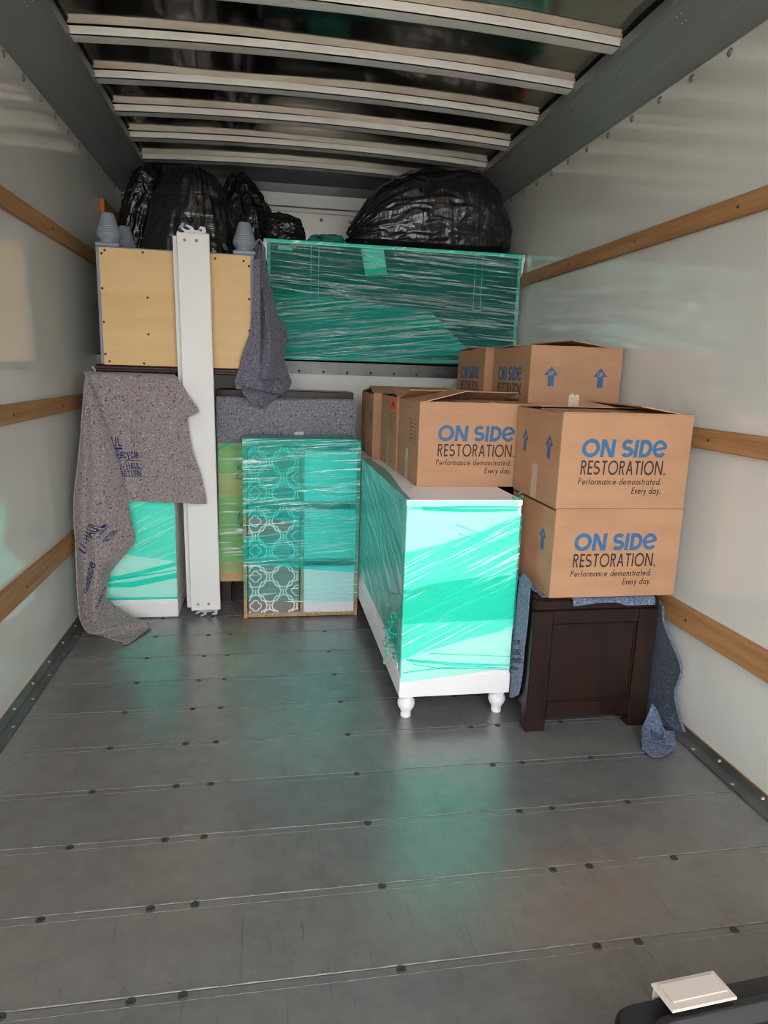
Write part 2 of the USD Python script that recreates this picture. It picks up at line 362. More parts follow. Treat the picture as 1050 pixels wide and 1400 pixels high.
film_mat('film_shelf_look', (0.40, 0.95, 0.90), 5, 'x', haze=0.10, hazecol=(0.04, 0.92, 0.82), spark=0.6, fine=75, bump=0.7, thr=.52, rough=.2, gl=(.75, 1.0, .97), brlo=.4)
film_mat('film_shelf_low_look', (0.74, 0.97, 0.95), 3, 'x', haze=0.03, spark=0.6, fine=70, bump=0.6, thr=.54, rough=.2)
film_mat('film_lime_look', (0.76, 0.96, 0.82), 2, 'x', haze=0.06, hazecol=(0.45, 0.88, 0.6), spark=0.5, fine=70, bump=0.6, thr=.54)
mat('film_tuft_look', lin(20, 150, 124), 0.25, extra={'alpha': 0.8})

# ------------------------------------------------------------------ lettering: geometric letters drawn as strokes
def arc(cx, cy, rx, ry, a0, a1, n=28):
    a = np.radians(np.linspace(a0, a1, n))
    return [(cx + rx * math.cos(t), cy + ry * math.sin(t)) for t in a]


def st(pts, w, cap='flat'):
    return LineString(pts).buffer(w / 2, cap_style=cap, join_style='mitre', mitre_limit=3)


def diag(x0, y0, x1, y1, w):
    k = w * math.hypot(x1 - x0, y1 - y0) / abs(y1 - y0) if y1 != y0 else w
    return Polygon([(x0, y0), (x0 + k, y0), (x1 + k, y1), (x1, y1)])


def glyph(c, w):
    """(shape, advance); capitals 1 high, small letters about 0.63."""
    h = w / 2
    x = 0.62
    r = x / 2
    if c == ' ': return None, 0.30
    if c == 'O': return Polygon(arc(.5, .5, .52, .52, 0, 360, 60)).difference(Polygon(arc(.5, .5, .52 - w, .52 - w, 0, 360, 60))).buffer(0), 1.0
    if c == 'N':
        W = .74 + w * .4
        return unary_union([sbox(0, 0, w, 1), sbox(W - w, 0, W, 1), diag(0, 1, W - w * 1.25, 0, w * .95)]), W
    if c == 'S':
        a = .19 + .06 * (w > .12)
        ru = (.5 - h) / 2
        pts = arc(.28, 1 - h - ru, a, ru, 35, 270, 24) + arc(.28, h + ru, a * 1.12, ru, 90, -145, 24)
        return st(pts, w), .56 + .06 * (w > .12)
    if c == 'I': return sbox(0, 0, w, 1), w
    if c == 'D':
        o = unary_union([sbox(0, 0, .3, 1), Polygon(arc(.3, .5, .45, .5, -90, 90))])
        i = unary_union([sbox(w, w, .3, 1 - w), Polygon(arc(.3, .5, .45 - w, .5 - w, -90, 90))])
        return o.difference(i), .75
    if c == 'E': return unary_union([sbox(0, 0, w, 1), sbox(0, 0, .48, w), sbox(0, 1 - w, .48, 1), sbox(0, .5 - h, .46, .5 + h)]), .48
    if c == 'T': return unary_union([sbox(0, 1 - w, .56, 1), sbox(.28 - h, 0, .28 + h, 1)]), .56
    if c == 'A': return unary_union([diag(0, 0, .36 - h, 1, w), diag(.72 - w, 0, .36 - h, 1, w), sbox(.15, .27, .57, .27 + w)]), .74
    if c == 'R' or c == 'P':
        b = Polygon(arc(.28, .735, .25, .265, -90, 90)).union(sbox(0, .47, .28, 1))
        b2 = Polygon(arc(.28, .735, .25 - w, .265 - w, -90, 90)).union(sbox(w, .47 + w, .28, 1 - w))
        s = [sbox(0, 0, w, 1), b.difference(b2)]
        if c == 'R': s.append(diag(.56 - w, 0, .20, .5, w * .9))
        return unary_union(s), .56
    if c == 'H': return unary_union([sbox(0, 0, w, 1), sbox(.66 - w, 0, .66, 1), sbox(0, .5 - h, .66, .5 + h)]), .66
    if c == 'U': return unary_union([sbox(0, .32, w, 1), sbox(.62 - w, .32, .62, 1), st(arc(.31, .31, .31 - h, .31 - h, 180, 360), w)]), .62
    if c == 'V' or c == 'v':
        H = 1 if c == 'V' else x
        W = .62 * H
        return unary_union([diag(W / 2 - h, 0, 0, H, w), diag(W / 2 - h, 0, W - w, H, w)]), W
    if c == 'y': return unary_union([diag(.24 - h, .02, 0, x, w), diag(.10, -.30, .46 - w, x, w)]), .46
    ring = Polygon(arc(r, r, r, r, 0, 360, 40)).difference(Polygon(arc(r, r, r - w, r - w, 0, 360, 40)))
    if c == 'o': return ring, x
    if c == 'a': return ring.union(sbox(x - w, 0, x, x)), x
    if c == 'd': return ring.union(sbox(x - w, 0, x, 1.08)), x
    if c == 'e': return unary_union([st(arc(r, r, r - h, r - h, 0, 318), w), sbox(w * .5, r - h, x - w * .3, r + h)]), x
    if c == 'c': return st(arc(r, r, r - h, r - h, 50, 310), w), x * .9
    if c == 'n': return unary_union([sbox(0, 0, w, x), st(arc(.22, x - .22, .22 - h, .22 - h, 0, 180), w), sbox(.44 - w, 0, .44, x - .22)]), .44
    if c == 'm':
        return unary_union([sbox(0, 0, w, x)] + [st(arc(.22 + k, x - .22, .22 - h, .22 - h, 0, 180), w) for k in (0, .44 - w)] + [sbox(.44 - w + k, 0, .44 + k, x - .22) for k in (0, .44 - w)]), .88 - w
    if c == 'r': return unary_union([sbox(0, 0, w, x), st(arc(.2, x - .2, .2 - h, .2 - h, 60, 180), w)]), .28
    if c == 's':
        ru = (x / 2 - h) / 2
        return st(arc(.17, x - h - ru, .12, ru, 40, 270, 14) + arc(.17, h + ru, .13, ru, 90, -140, 14), w), .34
    if c == 't': return unary_union([sbox(.10, 0, .10 + w, .88), sbox(0, x - w, .30, x)]), .30
    if c == 'f': return unary_union([sbox(.08, 0, .08 + w, .85), st(arc(.26, .85, .18 - h, .2 - h, 80, 180), w), sbox(0, x - w, .28, x)]), .30
    if c == '.': return sbox(0, 0, w * 1.3, w * 1.3), w * 1.3
    if c == '®': return Polygon(arc(.09, .07, .09, .09, 0, 360)).difference(Polygon(arc(.09, .07, .055, .055, 0, 360))).union(sbox(.07, .04, .10, .11)), .2
    if c == '(e)':
        return None, 0
    raise KeyError(c)


def text(s, height, w, track=0.12, slant=0.0, width=None):
    """Union of letter shapes; capitals HEIGHT tall; stretched to WIDTH across if given."""
    out, x = [], 0.0
    for c in s:
        g, adv = glyph(c, w)
        if g is not None: out.append(affinity.translate(g, x, 0))
        x += adv + track
    P = unary_union(out)
    if slant: P = affinity.affine_transform(P, [1, slant, 0, 1, 0, 0])
    P = affinity.scale(P, height, height, origin=(0, 0))
    if width:
        b = P.bounds
        P = affinity.translate(affinity.scale(affinity.translate(P, -b[0], 0), width / (b[2] - b[0]), 1, origin=(0, 0)), 0, 0)
    return P.buffer(0)


def on_side():
    """The heavy first line of the carton print: last letter a tilted round e as tall as the capitals."""
    w = .215
    h = w / 2
    parts, x = [], 0.0
    for c, gap in (('O', .09), ('N', .46), ('S', .08), ('I', .10), ('D', .05)):
        g, adv = glyph(c, w)
        parts.append(affinity.translate(affinity.affine_transform(g, [1, .07, 0, 1, 0, 0]), x, 0)); x += adv + gap
    e = st(arc(.45, .5, .45 - h, .5 - h, 8, 322, 50), w * .92)
    bar = affinity.rotate(sbox(.12, .5 - h * .75, .84, .5 + h * .75), 14, origin=(.45, .5))
    parts.append(affinity.translate(e.union(bar.intersection(Polygon(arc(.45, .5, .44, .5, 0, 360, 40)))), x, 0))
    P = unary_union(parts)
    b = P.bounds
    return affinity.scale(affinity.translate(P, -b[0], 0), .297 / (b[2] - b[0]), .058, origin=(0, 0))


def arrow_print():
    a = Polygon([(-.0125, 0), (.0125, 0), (.0125, .043), (.031, .043), (0, .078), (-.031, .043), (-.0125, .043)])
    u = text('UP', .018, .2, width=.022)
    return a.difference(affinity.translate(u, -.011, .042).buffer(.0002))


T_ONSIDE = on_side()
T_REST = text('RESTORATION', .0460, .138, track=.15, slant=.03, width=.288)
T_REG = affinity.scale(glyph('®', .1)[0], .045, .045, origin=(0, 0))
T_PERF = text('Performance demonstrated.', .0215, .125, track=.13, slant=.14, width=.292)
T_EVERY = text('Every day.', .0215, .125, track=.13, slant=.14, width=.104)
T_ARROW = arrow_print()


def table_print():
    s = [sbox(0, .085, .12, .0862), sbox(0, 0, .12, .0012), sbox(0, 0, .0012, .0862)]
    for r_ in range(5):
        for c_, (a, b) in enumerate(((.006, .048), (.058, .08), (.09, .112))):
            s.append(sbox(a, .012 + r_ * .0145, b - .008 * ((r_ + c_) % 3), .0155 + r_ * .0145))
    return unary_union(s)


T_TABLE = table_print()

# ------------------------------------------------------------------ the truck body
W, Y0, YB, YN, ZR = 2.34, -0.55, 3.93, 4.85, 2.43      # width, opening, bulkhead, nose, roof
S = 'structure'
obj('ground', bx(-40, 40, -60, 30, -0.95, -0.85), 'asphalt_look', kind=S)

fl = thing('floor', None, None, (0, 0, 0), kind=S)
obj('subfloor', bx(-0.03, W + 0.03, Y0, YN, -0.09, -0.03), 'steel_strip_look', fl)
JOINT = [1.181 + 0.2365 * k for k in range(-7, 12)]
edges = [Y0] + [j for j in JOINT if j > Y0 + .03 and j < YB - .03] + [YB + .02]
for i, (a, b) in enumerate(zip(edges[:-1], edges[1:])):
    obj('plank', bx(0, W, a + .0012, b - .0012, -0.029, 0.0, .0012), ['floor_board_look', 'floor_board_look_b', 'floor_board_look_c'][(i * 7) % 3], fl)
    if i:
        obj('worn_lit_edge', cat(bx(.06, W - .06, a + .0016, a + .0034, -.002, .0006), bx(.06, W - .06, a - .0215, a - .0205, -.002, .0004)), 'worn_lit_edge_look', fl)  # pale strips along the joints: worn metal and painted bevel highlights
bolt_profile = [(0, .0004), (.0030, .0004), (.0034, .0022), (.0078, .0024), (.0104, .0006), (.0104, -.01), (0, -.01)]
for j in edges[1:-1]:
    if j < .9: continue
    for bxx in (.388, .622, .72, 1.157, 1.593, 1.691, 1.927):
        obj('bolt', lathe(bolt_profile, (bxx, j - .010, 0), 16), 'floor_bolt_look', fl, smooth=30)

rivet_profile = [(0, .004), (.003, .0035), (.006, .0018), (.0072, 0), (.0072, -.004), (0, -.004)]


def rivet_at(p, n, s=1.0, prof=rivet_profile):
    m = lathe([(a * s, b * s) for a, b in prof], (0, 0, 0), 12)
    m.apply_transform(trimesh.geometry.align_vectors([0, 0, 1], n))
    m.apply_translation(p)
    return m


SL = [(0.362, 0.448), (0.996, 1.062), (1.716, 1.780)]
for side in (0, 1):
    sx = 1 if side == 0 else -1
    xw = 0.0 if side == 0 else W
    nm = 'left' if side == 0 else 'right'
    X = lambda d: xw + sx * d
    # wall of two long panels with a shallow seam, rivets along its top
    wl = thing(f'wall_{nm}', None, None, (0, 0, 0), kind=S)
    for a, b in ((Y0, YN),):
        obj('panel', bx(min(X(-.04), X(0)), max(X(-.04), X(0)), a, b, -.02, 2.262), 'wall_panel_look', wl)
    obj('outer_skin', bx(min(X(-.07), X(-.045)), max(X(-.07), X(-.045)), Y0, YN + .1, -.5, 2.5), 'truck_skin_look', wl)
    for k in range(26):
        y = -0.193 + .2 * k
        if y < YN: obj('rivet', rivet_at((X(0), y, 2.241), (sx, 0, 0), 1.9), 'wall_rivet_look', wl, smooth=30)
    # angle strip at the foot of the wall
    bb = thing(f'baseboard_{nm}', None, None, (0, 0, 0), kind=S)
    prof = Polygon([(0, .0), (0, .022), (.003, .024), (.022, .010), (.030, .0075), (.0585, .0065), (.0595, 0)])
    m = trimesh.creation.extrude_polygon(prof, YB - Y0, engine='earcut')
    T = np.eye(4); T[:3, 0] = (sx, 0, 0); T[:3, 1] = (0, 0, 1); T[:3, 2] = (0, 1, 0); T[:3, 3] = (xw, Y0, 0)
    m.apply_transform(T); m.fix_normals()
    obj('angle_strip', m, 'steel_strip_look', bb)
    obj('caulk', bx(min(X(0), X(.002)), max(X(0), X(.002)), Y0, YB, .021, .027), 'slat_look', bb)
    for k in range(18):
        y = 0.59 + .2 * k
        if y < YB:
            obj('rivet', rivet_at((X(.014), y, .0165), (sx * .55, 0, .83), .9), 'rivet_look', bb, smooth=30)
            obj('rivet', rivet_at((X(.046), y + .09, .0065), (0, 0, 1), .9), 'rivet_look', bb, smooth=30)
    # cove rail between wall and roof
    tr = thing('trim', None, None, (0, 0, 0), kind=S)
    pr_ = [(0, 2.262), (.012, 2.266), (.062, 2.306), (.072, 2.318), (.150, 2.386), (.168, 2.392), (.168, 2.43), (0, 2.47), (-.04, 2.47), (-.04, 2.262)]
    m = trimesh.creation.extrude_polygon(Polygon(pr_), YN - Y0, engine='earcut')
    T[:3, 3] = (xw, Y0, 0)
    m.apply_transform(T); m.fix_normals()
    obj('cove_rail', m, 'rail_look', tr)
    for k in range(-5, 6):
        for q in range(4):
            y = 3.04 + .395 * k + .04 + .022 * (q % 2)
            if Y0 + .1 < y < YN - .2:
                d = .135 - .02 * (q // 2)
                zz = 2.318 + (d - .072) * (.068 / .078)
                obj('rivet', rivet_at((X(d), y, zz), (sx * .65, 0, -.75), .42), 'rivet_look', tr, smooth=False)
    # wooden tie slats along the wall
    for (z0, z1), yend in zip(SL, (YB - .02, YB - .02, 4.06)):
        tr = thing('trim', None, None, (0, 0, 0), kind=S)
        obj('slat', bx(min(X(0), X(.022)), max(X(0), X(.022)), Y0 + .05, yend, z0, z1, .003), 'slat_look', tr)
        for k in range(6):
            y = .75 + .61 * k + .07 * side
            if y < yend: obj('screw', rivet_at((X(.0215), y, z0 + (z1 - z0) * .47), (sx, 0, 0), .85), 'dark_bolt_look', tr, smooth=30)
    tr = thing('trim', None, None, (0, 0, 0), kind=S)
    obj('slat', bx(min(X(.0), X(.024)), max(X(.0), X(.024)), 4.19, YN - .02, 2.012, 2.088, .002), 'slat_look', tr)
    obj('slat_end', bx(min(X(.001), X(.023)), max(X(.001), X(.023)), 4.186, 4.192, 2.014, 2.086), 'slat_end_look', tr, label='bare orange cut end')

# ceiling: bowed bright skin and ribs
ce = thing('ceiling', None, None, (0, 0, 0), kind=S)


def bow(x):
    return 0.038 * (1 - ((x - W / 2) / (W / 2)) ** 2)


def bowed(y0, y1, z0, z1, n=24, x0=.16, x1=W - .16):
    xs = np.linspace(x0, x1, n)
    V, F = [], []
    for x in xs:
        b = bow(x)
        V += [(x, y0, z0 + b), (x, y1, z0 + b), (x, y1, z1 + b), (x, y0, z1 + b)]
    for i in range(n - 1):
        o = 4 * i
        for k in range(4):
            a, b2 = o + k, o + (k + 1) % 4
            F.append((a, b2, b2 + 4, a + 4))
    F += [(3, 2, 1, 0), tuple(4 * (n - 1) + k for k in range(4))]
    m = to_tm((np.array(V), np.array(F))); m.fix_normals()
    return m


# skin: slightly pillowed between the ribs
ys = np.linspace(Y0, YN, 150)
xs = np.linspace(.10, W - .10, 60)
XX, YY = np.meshgrid(xs, ys, indexing='ij')
ripple = .0035 * (meshkit.fbm(np.stack([XX * 1.4, YY * 5.0, XX * 0], -1), 2, 3) - .5) * 2
ZZ = 2.436 + bow(XX) + ripple
obj('roof_skin', sheet(np.stack([XX, YY, ZZ], -1), .004), 'roof_skin_look', ce, smooth=True)
obj('roof_outer', bx(-.07, W + .07, Y0, YN + .1, 2.53, 2.56), 'truck_skin_look', ce)
for k in range(-9, 5):
    y = 3.026 + .395 * k
    if y < Y0 + .05 or y > YN - .12: continue
    r_ = cat(bowed(y, y + .004, 2.400, 2.432), bowed(y, y + .062, 2.400, 2.404), bowed(y + .058, y + .062, 2.400, 2.434))
    obj('rib', r_, 'rib_look', ce)
# nose end
wb = thing('wall_back', None, None, (0, 0, 0), kind=S)
obj('panel', bx(0, W, YN, YN + .04, 1.2, 2.25), 'nose_wall_look', wb)
obj('header', bx(.0, W, YN - .030, YN, 2.255, 2.335, .003), 'nose_trim_look', wb)
obj('lower_lip', bx(.0, W, YN - .016, YN, 2.225, 2.250, .003), 'nose_trim_look', wb)
m = trimesh.creation.extrude_polygon(Polygon([(0, 2.335), (0, 2.47), (-.16, 2.47), (-.16, 2.44), (-.10, 2.425), (-.05, 2.385), (-.03, 2.335)]), W, engine='earcut')
T = np.eye(4); T[:3, 0] = (0, 1, 0); T[:3, 1] = (0, 0, 1); T[:3, 2] = (1, 0, 0); T[:3, 3] = (0, YN, 0)
m.apply_transform(T); m.fix_normals()
obj('cove', m, 'nose_cove_look', wb)
obj('outer_skin', bx(-.07, W + .07, YN + .05, YN + .1, -.5, 2.56), 'truck_skin_look', wb)
for k in range(12):
    obj('rivet', rivet_at((.106 + .1915 * k, YN, 2.188), (0, -1, 0), 1.6), 'rivet_look', wb, smooth=30)
# raised attic shelf over the cab, its lip and the wall below it
wh = thing('wall_bulkhead', None, None, (0, 0, 0), kind=S)
for a, b in ((0, .80), (.802, 1.60), (1.602, W)):
    obj('panel', bx(a, b, YB, YB + .03, 0, 1.19), 'bulkhead_look', wh)
obj('joint_strip', bx(1.592, 1.632, YB - .004, YB, 0, 1.186), 'bulkhead_look', wh)
obj('lip', cat(bx(0, W, YB - .006, YB, 1.188, 1.262), bx(0, W, YB - .006, YB + .2, 1.256, 1.262)), 'steel_strip_look', wh)
for k in range(14):
    obj('bolt', rivet_at((.20 + .1345 * k + .064, YB - .006, 1.203), (0, -1, 0), 1.0), 'dark_bolt_look', wh, smooth=30)
obj('floor_attic', bx(0, W, YB, YN, 1.20, 1.256), 'steel_strip_look', kind=S)

# ------------------------------------------------------------------ cloth shapes, as nets of points in the truck's own metres
NET_FLAP = np.array([
    [(0.070, 3.620, 1.168), (0.140, 3.620, 1.168), (0.210, 3.620, 1.168), (0.290, 3.620, 1.168), (0.360, 3.620, 1.168), (0.420, 3.620, 1.168), (0.465, 3.620, 1.168)],
    [(0.075, 3.330, 1.170), (0.140, 3.330, 1.170), (0.210, 3.330, 1.170), (0.290, 3.330, 1.170), (0.360, 3.330, 1.170), (0.420, 3.330, 1.170), (0.475, 3.330, 1.168)],
    [(0.093, 3.295, 1.156), (0.159, 3.293, 1.162), (0.228, 3.292, 1.160), (0.297, 3.290, 1.159), (0.370, 3.288, 1.162), (0.437, 3.285, 1.160), (0.491, 3.285, 1.156)],
    [(0.095, 3.285, 1.086), (0.163, 3.285, 1.088), (0.232, 3.284, 1.090), (0.304, 3.285, 1.088), (0.379, 3.275, 1.087), (0.456, 3.270, 1.086), (0.540, 3.265, 1.082)],
    [(0.098, 3.280, 1.002), (0.169, 3.282, 1.003), (0.242, 3.282, 1.005), (0.317, 3.284, 1.003), (0.396, 3.272, 1.002), (0.480, 3.262, 1.008), (0.585, 3.250, 1.011)],
    [(0.102, 3.280, 0.963), (0.174, 3.282, 0.964), (0.246, 3.282, 0.966), (0.322, 3.282, 0.964), (0.401, 3.270, 0.966), (0.473, 3.262, 0.972), (0.534, 3.262, 0.976)],
    [(0.102, 3.278, 0.834), (0.177, 3.282, 0.835), (0.254, 3.282, 0.836), (0.331, 3.280, 0.837), (0.407, 3.268, 0.840), (0.485, 3.268, 0.841), (0.550, 3.272, 0.841)],
    [(0.109, 3.276, 0.707), (0.188, 3.280, 0.707), (0.268, 3.278, 0.708), (0.347, 3.272, 0.710), (0.423, 3.262, 0.712), (0.511, 3.265, 0.708), (0.590, 3.270, 0.704)],
    [(0.116, 3.272, 0.579), (0.198, 3.278, 0.581), (0.281, 3.272, 0.589), (0.357, 3.265, 0.590), (0.436, 3.258, 0.588), (0.528, 3.262, 0.580), (0.611, 3.268, 0.579)],
])
NET_DRAPE = np.array([
    [(0.101, 3.262, 1.160), (0.103, 3.262, 1.162), (0.105, 3.262, 1.162), (0.106, 3.262, 1.162), (0.108, 3.262, 1.160)],
    [(0.091, 3.220, 1.009), (0.103, 3.235, 1.008), (0.124, 3.225, 1.009), (0.143, 3.235, 1.009), (0.156, 3.258, 1.008)],
    [(0.073, 3.190, 0.818), (0.098, 3.225, 0.814), (0.138, 3.200, 0.818), (0.176, 3.225, 0.815), (0.211, 3.252, 0.819)],
    [(0.046, 3.165, 0.600), (0.076, 3.215, 0.583), (0.137, 3.180, 0.583), (0.191, 3.220, 0.575), (0.258, 3.250, 0.576)],
    [(0.043, 3.160, 0.511), (0.076, 3.210, 0.489), (0.138, 3.170, 0.485), (0.196, 3.215, 0.467), (0.274, 3.248, 0.466)],
    [(0.047, 3.150, 0.430), (0.078, 3.205, 0.398), (0.139, 3.160, 0.399), (0.184, 3.210, 0.385), (0.281, 3.246, 0.407)],
    [(0.049, 3.130, 0.266), (0.074, 3.190, 0.247), (0.127, 3.140, 0.254), (0.143, 3.190, 0.238), (0.166, 3.235, 0.249)],
    [(0.054, 3.110, 0.152), (0.073, 3.170, 0.131), (0.122, 3.110, 0.140), (0.138, 3.150, 0.136), (0.148, 3.210, 0.151)],
    [(0.067, 3.080, 0.083), (0.087, 3.130, 0.046), (0.130, 3.080, 0.054), (0.150, 3.120, 0.059), (0.163, 3.180, 0.079)],
])
NET_HEAP = np.array([
    [(0.062, 3.100, 0.083), (0.094, 3.120, 0.074), (0.129, 3.140, 0.105), (0.148, 3.190, 0.132), (0.160, 3.210, 0.132)],
    [(0.077, 3.070, 0.063), (0.122, 3.060, 0.055), (0.164, 3.060, 0.081), (0.187, 3.130, 0.096), (0.203, 3.180, 0.106)],
    [(0.107, 3.033, 0.045), (0.162, 3.007, 0.050), (0.202, 3.022, 0.060), (0.241, 3.109, 0.060), (0.256, 3.197, 0.055)],
    [(0.141, 3.078, 0.012), (0.182, 3.075, 0.012), (0.229, 3.077, 0.020), (0.286, 3.130, 0.022), (0.347, 3.177, 0.020)],
    [(0.185, 3.060, 0.004), (0.219, 3.048, 0.004), (0.263, 3.010, 0.004), (0.307, 3.084, 0.004), (0.350, 3.178, 0.005)],
])
NET_HANG = np.array([
    [(0.834, 3.600, 1.801), (0.845, 3.550, 1.796), (0.859, 3.520, 1.792), (0.870, 3.550, 1.798), (0.883, 3.600, 1.790)],
    [(0.830, 3.620, 1.711), (0.841, 3.550, 1.702), (0.859, 3.500, 1.696), (0.876, 3.530, 1.701), (0.890, 3.600, 1.698)],
    [(0.829, 3.620, 1.597), (0.844, 3.550, 1.590), (0.865, 3.490, 1.585), (0.890, 3.530, 1.590), (0.908, 3.600, 1.599)],
    [(0.825, 3.600, 1.472), (0.847, 3.530, 1.468), (0.876, 3.460, 1.471), (0.907, 3.520, 1.477), (0.933, 3.600, 1.484)],
    [(0.815, 3.550, 1.381), (0.844, 3.480, 1.369), (0.886, 3.430, 1.361), (0.939, 3.500, 1.374), (0.988, 3.600, 1.387)],
    [(0.782, 3.420, 1.289), (0.820, 3.400, 1.283), (0.875, 3.390, 1.275), (0.931, 3.460, 1.278), (0.969, 3.560, 1.278)],
    [(0.760, 3.360, 1.203), (0.807, 3.360, 1.194), (0.868, 3.360, 1.190), (0.930, 3.420, 1.198), (0.986, 3.530, 1.210)],
    [(0.742, 3.350, 1.149), (0.796, 3.345, 1.133), (0.858, 3.345, 1.121), (0.923, 3.400, 1.115), (1.011, 3.520, 1.146)],
    [(0.745, 3.360, 1.142), (0.800, 3.355, 1.123), (0.857, 3.355, 1.111), (0.909, 3.400, 1.100), (0.964, 3.500, 1.091)],
])
NET_TAIL = np.array([
    [(0.771, 3.420, 1.148), (0.812, 3.410, 1.139), (0.857, 3.410, 1.134), (0.910, 3.440, 1.120), (0.968, 3.500, 1.113)],
    [(0.773, 3.420, 1.100), (0.808, 3.410, 1.097), (0.853, 3.410, 1.099), (0.902, 3.440, 1.092), (0.957, 3.490, 1.092)],
    [(0.801, 3.420, 1.062), (0.829, 3.410, 1.063), (0.860, 3.410, 1.064), (0.895, 3.440, 1.063), (0.928, 3.480, 1.066)],
    [(0.822, 3.420, 1.041), (0.843, 3.420, 1.038), (0.864, 3.420, 1.032), (0.881, 3.430, 1.028), (0.895, 3.460, 1.038)],
])
NET_STRIP = np.array([
    [(1.850, 2.360, 0.484), (1.850, 2.280, 0.484), (1.850, 2.200, 0.484), (1.850, 2.140, 0.484)],
    [(1.800, 2.360, 0.487), (1.800, 2.280, 0.490), (1.795, 2.200, 0.500), (1.790, 2.130, 0.494)],
    [(1.768, 2.202, 0.504), (1.768, 2.191, 0.520), (1.768, 2.160, 0.541), (1.768, 2.104, 0.532)],
    [(1.762, 2.197, 0.451), (1.761, 2.163, 0.476), (1.761, 2.126, 0.499), (1.761, 2.092, 0.494)],
    [(1.762, 2.207, 0.352), (1.760, 2.161, 0.369), (1.760, 2.122, 0.384), (1.760, 2.090, 0.396)],
    [(1.762, 2.214, 0.237), (1.760, 2.167, 0.257), (1.760, 2.128, 0.274), (1.760, 2.099, 0.286)],
    [(1.762, 2.218, 0.164), (1.760, 2.173, 0.171), (1.760, 2.132, 0.189), (1.760, 2.100, 0.204)],
    [(1.762, 2.199, 0.064), (1.761, 2.178, 0.072), (1.760, 2.149, 0.092), (1.760, 2.120, 0.112)],
])
NET_RIGHT = np.array([
    [(2.100, 2.100, 0.486), (2.100, 2.250, 0.486), (2.100, 2.450, 0.486)],
    [(2.218, 2.075, 0.459), (2.215, 2.250, 0.488), (2.215, 2.450, 0.488)],
    [(2.247, 2.068, 0.437), (2.268, 2.250, 0.455), (2.268, 2.450, 0.455)],
    [(2.263, 2.065, 0.389), (2.275, 2.250, 0.380), (2.275, 2.450, 0.380)],
    [(2.286, 2.050, 0.308), (2.290, 2.240, 0.300), (2.290, 2.430, 0.300)],
    [(2.310, 2.030, 0.217), (2.305, 2.220, 0.220), (2.305, 2.400, 0.220)],
    [(2.302, 2.020, 0.147), (2.305, 2.190, 0.140), (2.305, 2.360, 0.140)],
    [(2.316, 1.990, 0.065), (2.300, 2.120, 0.070), (2.290, 2.300, 0.060)],
    [(2.317, 1.965, 0.014), (2.240, 2.080, 0.020), (2.240, 2.200, 0.012)],
])
NET_TOE = np.array([
    [(2.204, 2.000, 0.116), (2.207, 1.990, 0.110), (2.214, 1.985, 0.095), (2.224, 1.980, 0.075)],
    [(2.181, 1.985, 0.075), (2.191, 1.965, 0.072), (2.215, 1.960, 0.054), (2.243, 1.965, 0.027)],
    [(2.151, 1.965, 0.039), (2.169, 1.935, 0.041), (2.206, 1.930, 0.022), (2.268, 1.955, 0.030)],
    [(2.109, 1.918, 0.030), (2.134, 1.900, 0.028), (2.172, 1.891, 0.020), (2.262, 1.915, 0.012)],
    [(2.112, 1.909, 0.008), (2.127, 1.874, 0.006), (2.136, 1.843, 0.006), (2.204, 1.897, 0.006)],
])

# ------------------------------------------------------------------ white bun-footed dresser wrapped in green film
DX0, DX1, DY0, DY1, DZ0, DZ1 = 1.345, 1.752, 2.188, 3.70, 0.088, 0.799
dr = thing('white_dresser', 'long white dresser on turned bun feet, wrapped in bright green film, cartons on its top', 'dresser', (1.5475, 2.94, 0))
obj('body', bx(DX0 + .003, DX1 - .003, DY0 + .002, DY1, DZ0 + .01, DZ1 - .022, .002), 'white_paint_look', dr)
obj('top', bx(DX0, DX1, DY0, DY1, DZ1 - .0215, DZ1, .002), 'white_paint_look', dr)
obj('plinth', bx(DX0, DX1, DY0, DY1, DZ0, DZ0 + .075, .002), 'white_paint_look', dr)
for a, b in ((2.24, 2.72), (2.73, 3.21)):
    for z0, z1 in ((.175, .365), (.372, .56), (.567, .755)):
        d = obj('drawer', bx(DX0 - .001, DX0 + .01, a, b, z0, z1, .0015), 'white_paint_look', dr)
pass
FOOT = [(0, .0), (.0160, .0), (.0185, .003), (.0190, .008), (.0180, .014), (.0185, .022), (.0225, .030), (.0285, .040), (.0315, .050), (.0310, .059), (.0275, .067), (.0225, .072), (.0235, .075), (.0265, .078), (.0275, .083), (.0275, .089), (0, .089)]
for fx in (1.379, 1.719):
    for fy in (2.222, 3.66):
        obj('bun_foot', lathe(FOOT, (fx, fy, 0)), 'white_paint_look', dr, smooth=40)
DWF, DHF = DX1 - DX0, DZ1 - DZ0


def face(pts):
    """Corners as fractions across and down the front -> polygon in metres from the top left corner."""
    return Polygon([(u * DWF, -v * DHF) for u, v in pts])


def front_film(name, pts, m, k, t=.0005):
    obj(name, film(face(pts), (DX0, DY0 - .0012 - .0014 * k, DZ1), (1, 0, 0), (0, 0, 1)), m, dr)


def curve(u0, v0, u1, v1, sag=0.0, n=14):
    return [(u0 + (u1 - u0) * t, v0 + (v1 - v0) * t + sag * 4 * t * (1 - t)) for t in np.linspace(0, 1, n)]


